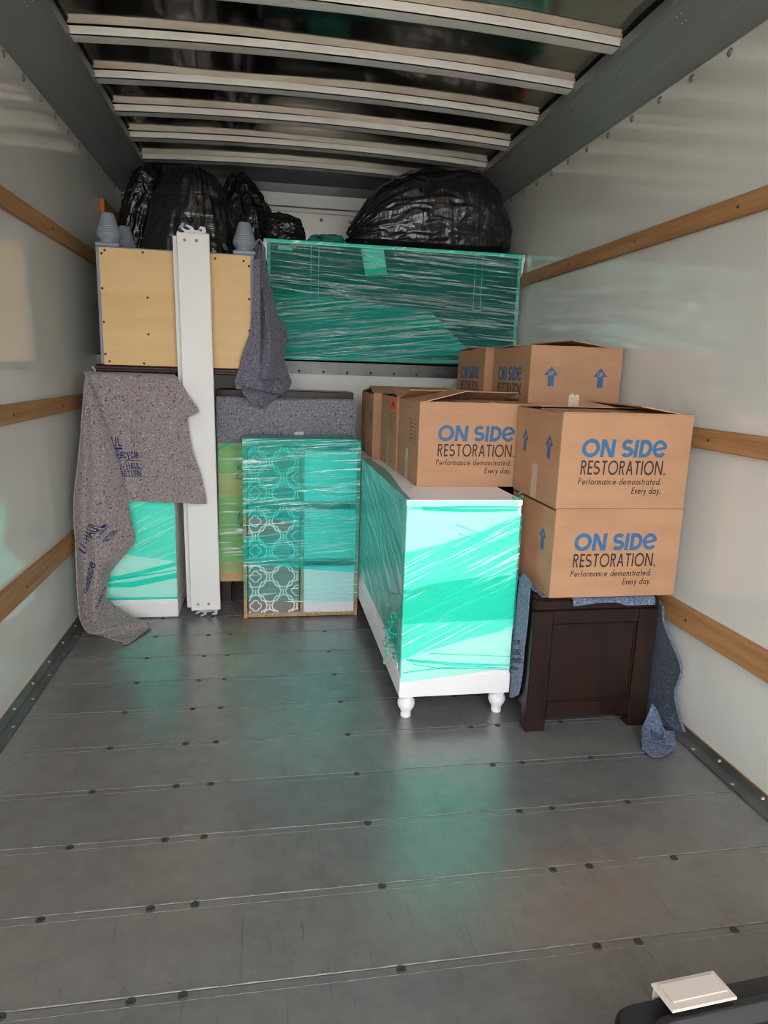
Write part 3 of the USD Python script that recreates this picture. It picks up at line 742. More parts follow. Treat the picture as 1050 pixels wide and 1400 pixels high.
front_film('film_layer', [(0, .004), (.96, .006), (.965, .045), (1, .09), (1, .858)] + curve(1, .858, 0, .918, .006), 'film_pale_look', 0)
front_film('film_layer', curve(0, .255, 1, .068, .018) + [(1, .655)] + curve(1, .655, 0, .80, -.012), 'film_mid_look', 1)
front_film('film_layer', curve(0, .442, 1, .375, -.018) + [(1, .602)] + curve(1, .602, 0, .612, .0), 'film_deep_look', 2)
for (u0, v0, u1, v1, wd, sg) in ((.05, .79, 1, .845, .007, .006), (.08, .80, .98, .862, .004, .004), (.25, .765, 1, .80, .003, 0), (.10, .815, .60, .856, .003, .01), (.02, .862, .48, .846, .0035, -.004), (.35, .843, .98, .872, .0035, -.004), (.02, .035, .97, .033, .006, -.004), (.13, .03, .95, .041, .012, .006), (.0, .455, .30, .432, .007, -.006),
                             (.42, .115, 1, .235, .0028, 0), (.45, .16, 1, .27, .0022, 0), (.5, .205, 1, .315, .0020, 0), (.0, .645, .25, .56, .003, 0), (.0, .70, .2, .64, .003, 0)):
    a, b = curve(u0, v0, u1, v1, sg), curve(u0, v0 + wd * 1.5, u1, v1 + wd, sg)
    front_film('film_fold', a + b[::-1], 'film_fold_look', 3, .0012)
side = Polygon([(0, .175), (.03, .20), (.12, .236), (.6, .232), (1.06, .229), (1.06, .800), (1.0, .799), (.60, .788), (.24, .80), (.02, .798), (0, .79)])
obj('film_layer', film(Polygon([(-y, z) for y, z in side.exterior.coords]), (DX0 - .0022, DY0, 0), (0, -1, 0), (0, 0, 1)), 'film_side_look', dr)
lap = Polygon([(0, .47), (.25, .43), (.62, .50), (1.06, .62), (1.06, .798), (.9, .797), (.5, .70), (0, .60)])
obj('film_layer', film(Polygon([(-y, z) for y, z in lap.exterior.coords]), (DX0 - .0036, DY0, 0), (0, -1, 0), (0, 0, 1)), 'film_side_look', dr)
lap = Polygon([(0, .47), (.10, .44), (.30, .385), (.46, .335), (.30, .35), (.1, .36), (0, .37)])
obj('film_fold', film(Polygon([(-y, z) for y, z in lap.exterior.coords]), (DX0 - .006, DY0, 0), (0, -1, 0), (0, 0, 1)), 'film_side_fold_look', dr)
# film turned over the top edge along the left side
P = spl([[(DX0 - .004, DY0 + t, .790), (DX0 - .004, DY0 + t, .803), (DX0 + .010 + .03 * math.sin(2.2 * t) ** 2, DY0 + t, .8025 + .003 * math.sin(19 * t)), (DX0 + .015 + .035 * math.sin(2.2 * t) ** 2, DY0 + t, .8005)] for t in np.linspace(0, 1.05, 16)], 120, 14)
obj('film_edge', sheet(P, .0008), 'film_side_look', dr, smooth=True)


def tuft(center, n, size, seed, m='film_tuft_look', parent=None, name='film_tail'):
    r = np.random.default_rng(seed)
    out = []
    for k in range(n):
        p = np.array(center) + r.normal(0, size * .22, 3)
        pts = [p]
        d = r.normal(0, 1, 3)
        for q in range(5):
            d = d + r.normal(0, .9, 3); d /= np.linalg.norm(d)
            p = p + d * size * .28
            pts.append(p)
        wv = r.normal(0, 1, 3); wv *= size * .09 / np.linalg.norm(wv)
        net = np.array([[a - wv, a + np.cross(wv, d) * .2, a + wv] for a in pts])
        V, F = sheet(spl(net, 12, 5), .0008)
        out.append(to_tm((V, F)))
    obj(name, cat(*out), m, parent, smooth=True)


for k, (yy, zz) in enumerate(((2.275, .345), (2.29, .30), (2.30, .255), (2.295, .215), (2.235, .385))):
    tuft((DX0 - .013, yy, zz), 5, .045, 40 + k, parent=dr)
tuft((DX1 - .004, 2.20, .806), 5, .03, 47, parent=dr)

# ------------------------------------------------------------------ cartons
def carton(label, loc, w, d, h, rz=0.0, prints=(), angles=(2, 2, 2, 2), flap_text=None, group='printed moving cartons', name='moving_carton'):
    """angles: how far the front, back, left and right flaps stand up from shut, in degrees."""
    t = thing(name, label, 'box', loc, rz, group=group)
    th = .0045
    walls = cat(bx(0, w, 0, th, 0, h, .001), bx(0, w, d - th, d, 0, h, .001), bx(0, th, th, d - th, 0, h, .001), bx(w - th, w, th, d - th, 0, h, .001), bx(th, w - th, th, d - th, 0, th))
    obj('body', walls, 'cardboard_look', t, local=True)
    for k, (side, ang) in enumerate(zip(('front', 'back', 'left', 'right'), angles)):
        L = d / 2 - .002
        if side in ('front', 'back'):
            m = trimesh.creation.extrude_polygon(Polygon([(.002, 0), (w - .002, 0), (w - .006, L), (.006, L)]), .004, engine='earcut')
            m.apply_translation((0, 0, h))
            m = rot(m, [1, 0, 0], ang, (0, 0, h))
            if side == 'back': m = rot(m, [0, 0, 1], 180, (w / 2, d / 2, 0))
        else:
            m = trimesh.creation.extrude_polygon(Polygon([(0, .006), (L * .97, .010), (L * .97, d - .010), (0, d - .006)]), .004, engine='earcut')
            m.apply_translation((0, 0, h - .0045))
            m = rot(m, [0, 1, 0], -ang, (0, 0, h - .0045))
            if side == 'right': m = rot(m, [0, 0, 1], 180, (w / 2, d / 2, 0))
        fp = obj('flap', m, 'cardboard_look', t, local=True)
        if flap_text and side == 'front':
            tm = prism(text(flap_text, .034, .17, track=.16, width=.27), (w * .5 - .135, .05, h + .0041), (1, 0, 0), (0, 1, 0), .0004)
            obj('lettering', rot(tm, [1, 0, 0], ang, (0, 0, h)), 'print_dark_look', fp, local=True)
    for f, what in prints:
        if f == 'front': o, ux, L = np.array((0, -.0002, 0)), (1, 0, 0), w
        elif f == 'left': o, ux, L = np.array((-.0002, d, 0)), (0, -1, 0), d
        ux_ = np.array(ux, float)
        put = lambda nm, poly, u, v, m, tt=.0004: obj(nm, prism(affinity.translate(poly, u, v), o, ux, (0, 0, 1), tt), m, t, local=True)
        if what == 'name':
            u = L - .085 - .297
            put('lettering', T_ONSIDE, u, h - .138, 'print_blue_look')
            put('lettering', T_REST, u + .001, h - .195, 'print_dark_look')
            put('registered_mark', T_REG, min(u + .293, L - .009), h - .196, 'print_dark_look')
            put('lettering', T_PERF, u - .004, h - .228, 'print_dark_look')
            put('lettering', T_EVERY, u + .186, h - .258, 'print_dark_look')
        elif what == 'arrows':
            for q in (.09, L - .09): put('up_arrow', T_ARROW, q, h - .155, 'print_blue_look')
        elif what == 'table':
            put('printed_table', T_TABLE, L * .60, h - .155, 'print_dark_look')
        elif what == 'tape':
            put('tape', Polygon([(-.024, 0), (.024, 0), (.022, .115), (.012, .122), (.004, .114), (-.008, .125), (-.022, .116)]), L / 2, .001, 'tape_look', .0006)
        elif what == 'sticker':
            s = obj('sticker', prism(Polygon([(0, 0), (.115, .004), (.113, .058), (-.002, .054)]), o + ux_ * (L * .64) + np.array((0, 0, h - .062)), ux, (0, 0, 1), .0007), 'orange_sticker_look', t, local=True, label='bright orange price sticker')
            z_ = LineString([(.02, .012), (.035, .044), (.045, .016), (.06, .042), (.07, .014), (.09, .04)]).buffer(.003)
            obj('scribble', prism(z_, o + ux_ * (L * .64) + np.array((0, 0, h - .062)), ux, (0, 0, 1), .0010), 'print_dark_look', s, local=True)
    return t


carton('printed carton directly on the dark wood cabinet, under the other front right carton', (1.815, 2.055, .4905), .455, .395, .3005, prints=(('front', 'name'), ('left', 'arrows')), angles=(0, 0, 0, 0), name='moving_carton')
carton('printed carton on top of the front right stack, shut flaps slightly lifted', (1.810, 2.05, .7965), .455, .395, .3075, prints=(('front', 'name'), ('left', 'arrows'), ('left', 'tape')), angles=(0.5, 3, 2, 9))
carton('front printed carton on the white dresser, beside the top of the front right stack', (1.437, 2.456, .7995), .455, .395, .309, prints=(('front', 'name'), ('left', 'table'), ('left', 'tape')), angles=(0.5, 11, 15, 2))
carton('middle carton on the white dresser, orange sticker on its left side', (1.430, 2.857, .8005), .455, .390, .309, prints=(('left', 'table'), ('left', 'sticker'), ('left', 'tape')), angles=(9, 3, -70, 2))
carton('rear carton on the white dresser, open flap with THIS SIDE UP', (1.392, 3.262, .7998), .455, .395, .309, prints=(('left', 'arrows'), ('left', 'tape')), angles=(9, 6, -70, 3), flap_text='THIS SIDE UP')
carton('carton with two blue arrows facing out, high against the right wall', (1.9225, 2.645, 1.027), .392, .455, .306, prints=(('front', 'arrows'), ('left', 'name'), ('front', 'tape')), angles=(0.5, 2, 2, 8))
carton('rearmost upper carton, left of the carton with two blue arrows', (1.884, 3.112, 1.027), .392, .455, .306, prints=(('left', 'name'), ('front', 'arrows')), angles=(0.5, 3, 5, 3))

hc = thing('brown_cabinet', 'plain brown cabinet standing hidden behind the front right carton stack, under the two upper cartons', 'cabinet', (2.11, 3.1, 0))
obj('body', bx(1.905, 2.305, 2.62, 3.60, .04, 1.026, .003), 'dark_wood_look', hc)
obj('plinth', bx(1.92, 2.29, 2.63, 3.58, 0, .041), 'black_side_look', hc)
obj('door', bx(1.93, 2.28, 2.612, 2.621, .07, 1.0, .003), 'dark_wood_look', hc)

# ------------------------------------------------------------------ dark wood cabinet at the right with a blanket over it
ch = thing('dark_wood_cabinet', 'dark espresso wood cabinet with framed side panel, under the front right cartons', 'cabinet', (1.998, 2.30, 0))
CX0, CX1, CY0, CY1, CZ = 1.769, 2.226, 2.06, 2.555, .472
obj('body', bx(CX0 + .004, CX1 - .004, CY0 + .014, CY1 - .004, .075, CZ - .012), 'black_side_look', ch)
obj('top', bx(CX0, CX1, CY0 - .002, CY1, CZ - .030, CZ + .012, .008), 'dark_wood_look', ch)
obj('leg', bx(CX0, CX0 + .072, CY0, CY0 + .05, 0, CZ - .0305, .003), 'dark_wood_look', ch)
obj('leg', bx(CX1 - .072, CX1, CY0, CY0 + .05, 0, CZ - .0305, .003), 'dark_wood_look', ch)
obj('leg', bx(CX0, CX0 + .06, CY1 - .05, CY1, 0, CZ - .0305, .003), 'dark_wood_look', ch)
obj('leg', bx(CX1 - .06, CX1, CY1 - .05, CY1, 0, CZ - .0305, .003), 'dark_wood_look', ch)
obj('rail', bx(CX0 + .0725, CX1 - .0725, CY0 + .003, CY0 + .03, CZ - .078, CZ - .0305, .002), 'dark_wood_look', ch)
obj('rail', bx(CX0 + .0725, CX1 - .0725, CY0 + .003, CY0 + .03, .046, .104, .002), 'dark_wood_look', ch)
obj('side_panel', bx(CX0 + .06, CX1 - .06, CY0 + .012, CY0 + .02, .09, CZ - .07), 'dark_wood_look', ch)
bead = cat(bx(CX0 + .073, CX0 + .079, CY0 + .006, CY0 + .013, .104, CZ - .078, .002), bx(CX1 - .079, CX1 - .073, CY0 + .006, CY0 + .013, .104, CZ - .078, .002), bx(CX0 + .079, CX1 - .079, CY0 + .006, CY0 + .013, .104, .110, .002), bx(CX0 + .079, CX1 - .079, CY0 + .006, CY0 + .013, CZ - .084, CZ - .078, .002))
obj('bead', bead, 'dark_wood_look', ch)

INK = 'felt_print_look'


def ink(s, hgt, bold=True, slant=0.0):
    m = meshkit.text_mesh(s, hgt, .0005, bold)
    v = m.vertices.copy(); v[:, 0] += slant * v[:, 1]
    return trimesh.Trimesh(v, m.faces, process=False)


def ruled(w, h):
    return prism(unary_union([sbox(0, 0, w, .0018), sbox(0, h, w, h + .0018)]), (0, 0, 0), (1, 0, 0), (0, 1, 0), .0005)


bl = thing('moving_blanket', 'blue felt blanket over the dark wood cabinet, drooping beside the right wall', 'blanket', (2.0, 2.25, .475), group='felt moving blankets')
xs_ = np.linspace(1.80, 2.215, 5)
P = spl([[(x, 2.08 + .006 * math.sin(9 * x), .4875) for x in xs_], [(x, 2.2, .4875) for x in xs_], [(x, 2.45, .4875) for x in xs_]], 12, 24)
obj('top_sheet', sheet(P, .004), 'felt_blue_look', bl, smooth=60)
P = spl(NET_STRIP, 60, 24)
obj('left_drop', sheet(P, .005), 'felt_blue_look', bl, smooth=60)
for s_, hg, uu in (('TO BE', .014, .68), ('SOLD', .020, .735), ('ERRED', .020, .79), ('RETURN', .012, .84)):
    obj('lettering', on_sheet(ink(s_, hg), P, uu, .12, .62, .12, -.0032 if normals_of(P)[40, 12, 0] > 0 else .0032), INK, bl)
P = spl(NET_RIGHT, 60, 24)
P[..., 0] += .010 * np.sin(np.linspace(0, 13, 60))[:, None] * np.linspace(1, .3, 24)[None, :]
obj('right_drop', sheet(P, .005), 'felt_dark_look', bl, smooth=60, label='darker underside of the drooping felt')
obj('edge_roll', trimesh.util.concatenate([to_tm(trimesh.creation.capsule(height=float(np.linalg.norm(P[k + 1, 0] - P[k, 0])), radius=.0048, count=[8, 8])).apply_transform(
    np.linalg.inv(np.eye(4)) @ (lambda a, b: (lambda T_: T_)(np.vstack([np.hstack([trimesh.geometry.align_vectors([0, 0, 1], b - a)[:3, :3], a[:, None]]), [0, 0, 0, 1]])))(P[k, 0], P[k + 1, 0])) for k in range(14, 58)]), 'felt_blue_look', bl, smooth=True)
NET_TOE[3] = [(2.128, 1.915, .040), (2.150, 1.893, .044), (2.180, 1.893, .034), (2.240, 1.90, .014)]
NET_TOE[4] = [(2.131, 1.922, .033), (2.152, 1.900, .036), (2.182, 1.900, .026), (2.243, 1.908, .008)]
P = spl(np.array([[(2.140, 1.945, .022), (2.165, 1.935, .026), (2.20, 1.93, .020), (2.235, 1.94, .012)], [(2.124, 1.905, .010), (2.140, 1.885, .008), (2.175, 1.885, .007), (2.232, 1.90, .007)], [(2.118, 1.896, .016), (2.130, 1.852, .009), (2.158, 1.852, .008), (2.228, 1.893, .010)], [(2.120, 1.893, .022), (2.131, 1.846, .014), (2.160, 1.847, .013), (2.230, 1.890, .014)]]), 24, 30)
obj('toe_under_layer', sheet(P, .006), 'felt_blue_look', bl, smooth=60)
P = spl(NET_TOE, 40, 24)
obj('toe_fold', sheet(P, .006), 'felt_blue_look', bl, smooth=60)
nz = -1 if normals_of(P)[20, 12, 1] > 0 else 1
for s_, hg, uu, vv in (('NOT', .017, .52, .30), ('FOR', .017, .66, .30), ('SALE', .017, .82, .25)):
    obj('lettering', on_sheet(ink(s_, hg), P, uu, vv, .15, .11, .0038 * nz), INK, bl)
P = spl([[(1.90 + .05 * k, 2.072, .486), (1.90 + .05 * k, 2.054, .484 + .003 * math.sin(k * 2.1)), (1.90 + .05 * k, 2.048, .472 - .012 * max(0, math.sin(k * 1.7 + 1)) - (.012 if k > 4 else 0))] for k in range(7)], 40, 8)
obj('front_edge', sheet(P, .004), 'felt_blue_look', bl, smooth=60)

# ------------------------------------------------------------------ wrapped white cabinet at the left, with its blanket
lc = thing('white_cabinet', 'tall white cabinet in green film at the left wall, half covered by the mauve blanket', 'cabinet', (.24, 3.6, 0))
obj('body', bx(.105, .458, 3.312, 3.86, .012, 1.164, .003), 'white_paint_look', lc)
obj('plinth', bx(.102, .461, 3.306, 3.862, 0.004, .075, .004), 'white_paint_look', lc)
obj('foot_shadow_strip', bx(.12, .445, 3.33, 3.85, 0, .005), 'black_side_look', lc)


def lfilm(pts, m, k, t=.0005, name='film_layer'):
    obj(name, film(Polygon(pts), (0, 3.3035 - .0014 * k, 0), (1, 0, 0), (0, 0, 1)), m, lc)


lfilm([(.105, .095), (.460, .098), (.460, 1.16), (.105, 1.16)], 'film_pale_look', 0)
lfilm([(.105, .30), (.2, .33), (.460, .285), (.460, 1.16), (.105, 1.16)], 'film_mid_look', 1)
for pts in ([(.105, .20), (.2, .20), (.460, .265), (.460, .285), (.2, .222), (.105, .21)], [(.105, .165), (.25, .16), (.460, .205), (.460, .232), (.25, .19), (.105, .18)], [(.105, .10), (.460, .098), (.460, .108), (.105, .112)], [(.1, .185), (.460, .24), (.460, .246), (.1, .195)]):
    lfilm(pts, 'film_deep_look', 2, .0012, 'film_fold')

mb = thing('moving_blanket', 'mauve grey felt blanket draped over the left white cabinet down to the floor', 'blanket', (.25, 3.4, 1.16), group='felt moving blankets')
PF = spl(NET_FLAP, 110, 90)
gx = np.linspace(0, 1, 90)[None, :]; gu = np.clip(np.linspace(0, 1, 110)[:, None] - .25, 0, 1)
PF[..., 1] += .010 * gu * np.sin(gx * 15 + 1.2 + 1.5 * gu) + .006 * gu * np.sin(gx * 31 + 3 * gu)
PF[..., 1] -= .012 * gu
PF[..., 1] += .010 * np.clip(gu * 2, 0, 1) * np.clip(1 - gx * 3, 0, 1)
obj('front_flap', sheet(PF, .005), 'felt_mauve_look', mb, smooth=60)
NET_DRAPE[:, 3] = NET_DRAPE[:, 4] * .82 + NET_DRAPE[:, 2] * .18
NET_DRAPE[:, 3, 1] = NET_DRAPE[:, 4, 1] - np.linspace(.012, .034, 9)
PD = spl(NET_DRAPE, 110, 90)
obj('left_drape', sheet(PD, .006), 'felt_mauve_look', mb, smooth=60)
PH = spl(NET_HEAP, 50, 50)
PH[..., 2] = np.maximum(PH[..., 2], .004)
obj('floor_heap', sheet(PH, .007), 'felt_mauve_look', mb, smooth=60)
P = spl([[(.185, 3.066, .006), (.225, 3.025, .005), (.265, 3.02, .005), (.33, 3.14, .006)], [(.25, 3.03, .006), (.262, 2.995, .005), (.278, 2.99, .005), (.345, 3.15, .008)], [(.262, 2.985, .005), (.27, 2.975, .005), (.285, 2.985, .005), (.352, 3.165, .012)]], 20, 20)
obj('under_corner', sheet(P, .006), 'felt_mauve_look', mb, smooth=60)
sg = 1 if normals_of(PF)[70, 40, 1] < 0 else -1
WF, HF = .50, .73
for s_, hg, sx_, right, uu, sl in (('U-HAUL', .034, .80, .140, .742, .0), ('Reduce\u2022Reuse\u2022Recycle', .034, .56, .205, .795, .22), ('THIS IS PROPERTY OF U-HAUL', .024, .70, .205, .842, 0), ('NOT FOR SALE PLEASE RETURN', .024, .70, .205, .876, 0)):
    m = ink(s_, hg, True, sl)
    m.vertices[:, 0] *= sx_
    m.vertices[:, 0] += right - m.vertices[:, 0].max()
    m.update_faces(m.triangles_center[:, 0] > .012)
    obj('lettering', on_sheet(m, PF, uu, 0.0, 1.0, .46, .0033 * sg), INK, mb)
obj('lettering_bar', on_sheet(prism(sbox(.03, 0, .140, .009), (0, 0, 0), (1, 0, 0), (0, 1, 0), .0005), PF, .757, 0, 1.0, .46, .0033 * sg), INK, mb)
for uu in (.808, .8455, .880):
    obj('rule', on_sheet(prism(sbox(.01, 0, .207, .002), (0, 0, 0), (1, 0, 0), (0, 1, 0), .0005), PF, uu, 0, 1.0, .46, .0033 * sg), INK, mb)
sg = 1 if normals_of(PD)[70, 40, 1] < 0 else -1
for s_, hg, uu, vv, an in (('U-HAUL', .042, .67, .22, 70), ('Reduce', .034, .83, .28, 74), ('THIS IS', .022, .90, .60, 66), ('U-HAUL', .019, .575, .52, 72), ('RETURN', .019, .60, .585, 72)):
    m = ink(s_, hg, True, .1 if s_ == 'Reduce' else 0)
    obj('lettering', on_sheet(m, PD, uu, vv, 1.15, .42 if hg == .019 else .22, .0038 * sg, an), INK, mb)

# ------------------------------------------------------------------ upside-down grey bedside cabinet standing on it
ns = thing('bedside_cabinet', 'upside-down grey bedside cabinet, plywood back facing out, turned feet in the air', 'cabinet', (.485, 3.58, 1.175))
obj('case', bx(.141, .834, 3.388, 3.785, 1.207, 1.722, .003), 'grey_paint_look', ns)
obj('back_panel', bx(.157, .818, 3.379, 3.387, 1.206, 1.716, .001), 'plywood_look', ns)
mold = Polygon([(0, 0), (.020, 0), (.026, .006), (.026, .012), (.018, .016), (.018, .024), (.010, .032), (0, .034)])
mm = []
for a, b, flip in ((.141, .834, 0),):
    m = trimesh.creation.extrude_polygon(mold, b - a + .04, engine='earcut')
    T = np.eye(4); T[:3, 0] = (0, -1, 0); T[:3, 1] = (0, 0, 1); T[:3, 2] = (-1, 0, 0); T[:3, 3] = (b + .02, 3.389, 1.174)
    m.apply_transform(T); m.fix_normals(); mm.append(m)
obj('molding', cat(*mm, bx(.121, .854, 3.389, 3.80, 1.174, 1.196, .004)), 'dark_molding_look', ns)
obj('bare_corner', cat(rot(bx(.119, .1225, 3.362, 3.39, 1.178, 1.200), [0, 1, 0], -38, (.12, 3.37, 1.178)), rot(bx(.119, .1225, 3.362, 3.39, 1.165, 1.180), [0, 1, 0], 40, (.12, 3.37, 1.178))), 'white_board_look', ns)
NF = [(0, 0), (.042, 0), (.0425, .006), (.0385, .008), (.038, .014), (.046, .024), (.0525, .034), (.0545, .041), (.0530, .047), (.0495, .049), (.0510, .053), (.0505, .057), (.0455, .059), (.0475, .064), (.0465, .068), (.0420, .070), (.0425, .074), (.0405, .079), (.036, .094), (.031, .112), (.0275, .126), (.022, .131), (0, .131)]
for fx, fy in ((.190, 3.440), (.790, 3.440), (.205, 3.735), (.785, 3.735)):
    f_ = obj('foot', cat(bx(fx - .051, fx + .051, fy - .051, fy + .045, 1.7225, 1.740, .004)), 'grey_paint_look', ns)
    obj('turning', lathe(NF, (fx, fy, 1.7395), 40), 'grey_paint_look', f_, smooth=22)
for sx_, sz_ in ((.182, 1.704), (.344, 1.704), (.168, 1.690), (.164, 1.541), (.164, 1.395), (.164, 1.253), (.181, 1.221), (.332, 1.216), (.358, 1.509), (.356, 1.348), (.66, 1.696), (.787, 1.692), (.811, 1.671), (.811, 1.525), (.811, 1.383), (.62, 1.509), (.62, 1.348)):
    obj('screw', rivet_at((sx_, 3.379, sz_), (0, -1, 0), .75), 'dark_bolt_look', ns, smooth=30)

fb = thing('foam_block', 'pinkish white foam block under the right end of the upside-down bedside cabinet', 'foam', (.81, 3.7, 1.10))
obj('block', bx(.737, .895, 3.60, 3.78, 1.103, 1.172, .008), 'foam_look', fb)

hb = thing('moving_blanket', 'violet grey felt blanket bunched and hanging right of the plywood back panel', 'blanket', (.86, 3.5, 1.1), group='felt moving blankets')
P = spl(NET_HANG, 120, 60)
gu = np.linspace(0, 1, 120)[:, None]; gx = np.linspace(0, 1, 60)[None, :]
P[..., 1] += .012 * np.sin(gx * 14 + 5 * gu) * (.4 + gu) - .020 * np.exp(-((gx - .55 - .5 * (gu - .55)) / .07) ** 2) * np.exp(-((gu - .52) / .16) ** 2)
P[..., 1] = np.where(P[..., 0] < .875, np.minimum(P[..., 1], np.where(P[..., 2] > 1.70, 3.75, np.where(P[..., 0] < .862, 3.352, 3.55))), P[..., 1])
obj('hanging_sheet', sheet(P, .006), 'felt_violet_look', hb, smooth=60)
P2 = P[30:95, 28:58].copy(); P2[..., 1] -= .018 + .012 * np.sin(np.linspace(0, 7, 65))[:, None]; P2[..., 0] += .01
obj('folded_over_sheet', sheet(P2, .006), 'felt_violet_look', hb, smooth=60)
P = spl(NET_TAIL, 50, 40)
P[..., 1] += .008 * np.sin(np.linspace(0, 9, 40))[None, :]
obj('tail', sheet(P, .006), 'felt_violet_look', hb, smooth=60)
loop = [(.858 + .018 * math.cos(a), 3.50, 1.765 + .045 * math.sin(a)) for a in np.linspace(-1.2, 4.3, 14)]
P = spl([[np.array(p) + (0, .0, 0), np.array(p) + (0, .03, 0), np.array(p) + (0, .06, 0)] for p in loop], 50, 8)
obj('loop', sheet(P, .008), 'felt_violet_look', hb, smooth=60)

# ------------------------------------------------------------------ two white bed rails standing on end
def bed_rail(label, cx, y0, zb, zt, wd, tilt):
    t = thing('bed_rail', label, 'bed rail', (cx, y0 + .011, 0), group='white bed rails')
    piv = (cx, y0, zb)
    obj('board', rot(bx(cx - wd / 2, cx + wd / 2, y0, y0 + .022, zb, zt, .003), [0, 1, 0], tilt, piv), 'white_board_look', t)
    for (zz, sgn) in ((zt, 1), (zb, -1)):
        pl = Polygon([(-.045, -.05), (.045, -.05), (.052, .012), (.048, .028), (.028, .030), (.018, .014), (.002, .012), (-.004, .026), (-.03, .034), (-.034, .028), (-.012, .016), (-.03, .012), (-.052, .022), (-.055, .016), (-.04, .004)])
        pl = pl.difference(unary_union([sbox(.02, .010, .032, .016).buffer(.002), sbox(-.006, -.02, .004, -.012).buffer(.002)]))
        pl = affinity.scale(pl, 1, sgn, origin=(0, 0))
        b = obj('bracket', rot(prism(pl, (cx + .004, y0 - .0005 + .012, zz), (1, 0, 0), (0, 0, 1), .003), [0, 1, 0], tilt, piv), 'zinc_look', t)
        b = obj('bracket_flange', rot(bx(cx - .045, cx + .045, y0 + .006, y0 + .028, zz - .002, zz + .0015), [0, 1, 0], tilt, piv), 'zinc_look', t)
        for dx in (-.036, .014):
            obj('screw', rivet_at(tuple(rot(trimesh.Trimesh([(cx + dx, y0 - .0002, zz - sgn * .032)], [[0, 0, 0]], process=False), [0, 1, 0], tilt, piv).vertices[0]), (0, -1, 0), .9), 'zinc_look', t, smooth=30)
    return t


bed_rail('front white bed rail standing on end before the plywood panel, two screws at each end', .5925, 3.300, .036, 1.787, .140, -.70)
bed_rail('rear white bed rail, mostly hidden, its left edge showing beside the front one', .5700, 3.336, .040, 1.778, .140, -.70)

# ------------------------------------------------------------------ tan dresser behind the cube shelf, with its grey blanket
tw = thing('tan_dresser', 'tan wood dresser wrapped in yellowish green film, behind the cube shelf', 'dresser', (.99, 3.70, 0))
obj('body', bx(.648, 1.333, 3.522, 3.895, .112, 1.056, .003), 'tan_wood_look', tw)
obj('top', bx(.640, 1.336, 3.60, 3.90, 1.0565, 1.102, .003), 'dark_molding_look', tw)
for fx in (.68, 1.30):
    for fy in (3.56, 3.86): obj('leg', bx(fx - .025, fx + .025, fy - .025, fy + .025, 0, .1125, .003), 'dark_molding_look', tw)
obj('film_layer', film(Polygon([(.646, .165), (1.334, .165), (1.334, 1.05), (.646, 1.05)]), (0, 3.5205, 0), (1, 0, 0), (0, 0, 1)), 'film_lime_look', tw)
obj('film_layer', film(Polygon([(.646, .22), (1.334, .20), (1.334, .57), (.646, .565)]), (0, 3.5190, 0), (1, 0, 0), (0, 0, 1)), 'film_lime_look', tw)
obj('film_layer', film(Polygon([(.646, .68), (1.334, .70), (1.334, 1.05), (.646, 1.05)]), (0, 3.5190, 0), (1, 0, 0), (0, 0, 1)), 'film_lime_look', tw)
obj('film_fold', film(Polygon([(.646, .80), (.76, .86), (.76, .88), (.646, .812)]), (0, 3.517, 0), (1, 0, 0), (0, 0, 1)), 'film_fold_look', tw)
for k, (zz) in enumerate((.70, .66, .46, .42)): tuft((.752, 3.506, zz), 5, .025, 60 + k, parent=tw)
gb = thing('moving_blanket', 'speckled grey felt blanket across the tan dresser, above the cube shelf', 'blanket', (.99, 3.6, .95), group='felt moving blankets')
xs_ = np.linspace(.645, 1.336, 9)
P = spl([[(x, 3.592, 1.0645 + .002 * math.sin(7 * x)) for x in xs_], [(x, 3.53, 1.066 + .003 * math.sin(11 * x)) for x in xs_], [(x, 3.512, 1.056 + .003 * math.sin(11 * x)) for x in xs_], [(x, 3.508 + .004 * math.sin(13 * x), .95) for x in xs_], [(x, 3.508 + .005 * math.sin(9 * x + 1), .84) for x in xs_]], 60, 90)
obj('sheet', sheet(P, .005), 'felt_grey_look', gb, smooth=60)
tg = obj('tag', rot(bx(1.028, 1.075, 3.498, 3.5005, .878, .902), [0, 1, 0], -4, (1.05, 3.5, .89)), 'tag_look', gb, label='small white tag')

# ------------------------------------------------------------------ cube shelf in film
sh = thing('cube_shelf', 'six-compartment cube shelf with raw tan edges, wrapped in teal film, on the floor', 'shelf', (1.06, 3.38, 0))
SX0, SX1, SYF, SYB, SZ, tb = .777, 1.3385, 3.268, 3.497, .878, .016


def edged(name, x0, x1, z0, z1, yb=None):
    p = obj(name, bx(x0, x1, SYF + .002, yb or SYB, z0, z1, .001), 'white_board_look', sh)
    obj('raw_edge', bx(x0, x1, SYF, SYF + .0018, z0, z1), 'particle_edge_look', p)


edged('side_panel', SX0, SX0 + tb, 0, SZ); edged('side_panel', SX1 - tb, SX1, 0, SZ)
edged('top_panel', SX0 + tb, SX1 - tb, SZ - tb, SZ); edged('bottom_panel', SX0 + tb, SX1 - tb, .004, .004 + tb)
DVX = 1.060
edged('divider', DVX - .007, DVX + .007, .004 + tb, SZ - tb)
for z in (.287, .575):
    edged('shelf_board', SX0 + tb, DVX - .007, z, z + .012); edged('shelf_board', DVX + .007, SX1 - tb, z, z + .012)
obj('back_panel', bx(SX0 + tb, SX1 - tb, SYB - .012, SYB - .002, .02, SZ - tb), 'shelf_inside_shade_look', sh)  # painted dark so the gaps over the inset panels look like shadow lines
rowz = ((.020, .287), (.299, .575), (.587, .862))
for k, (a, b) in enumerate(rowz):
    obj('inset_panel', bx(DVX + .009, SX1 - tb - .002, SYF + .010, SYF + .03, a + .001, b - .030, .002), 'panel_white_look', sh)


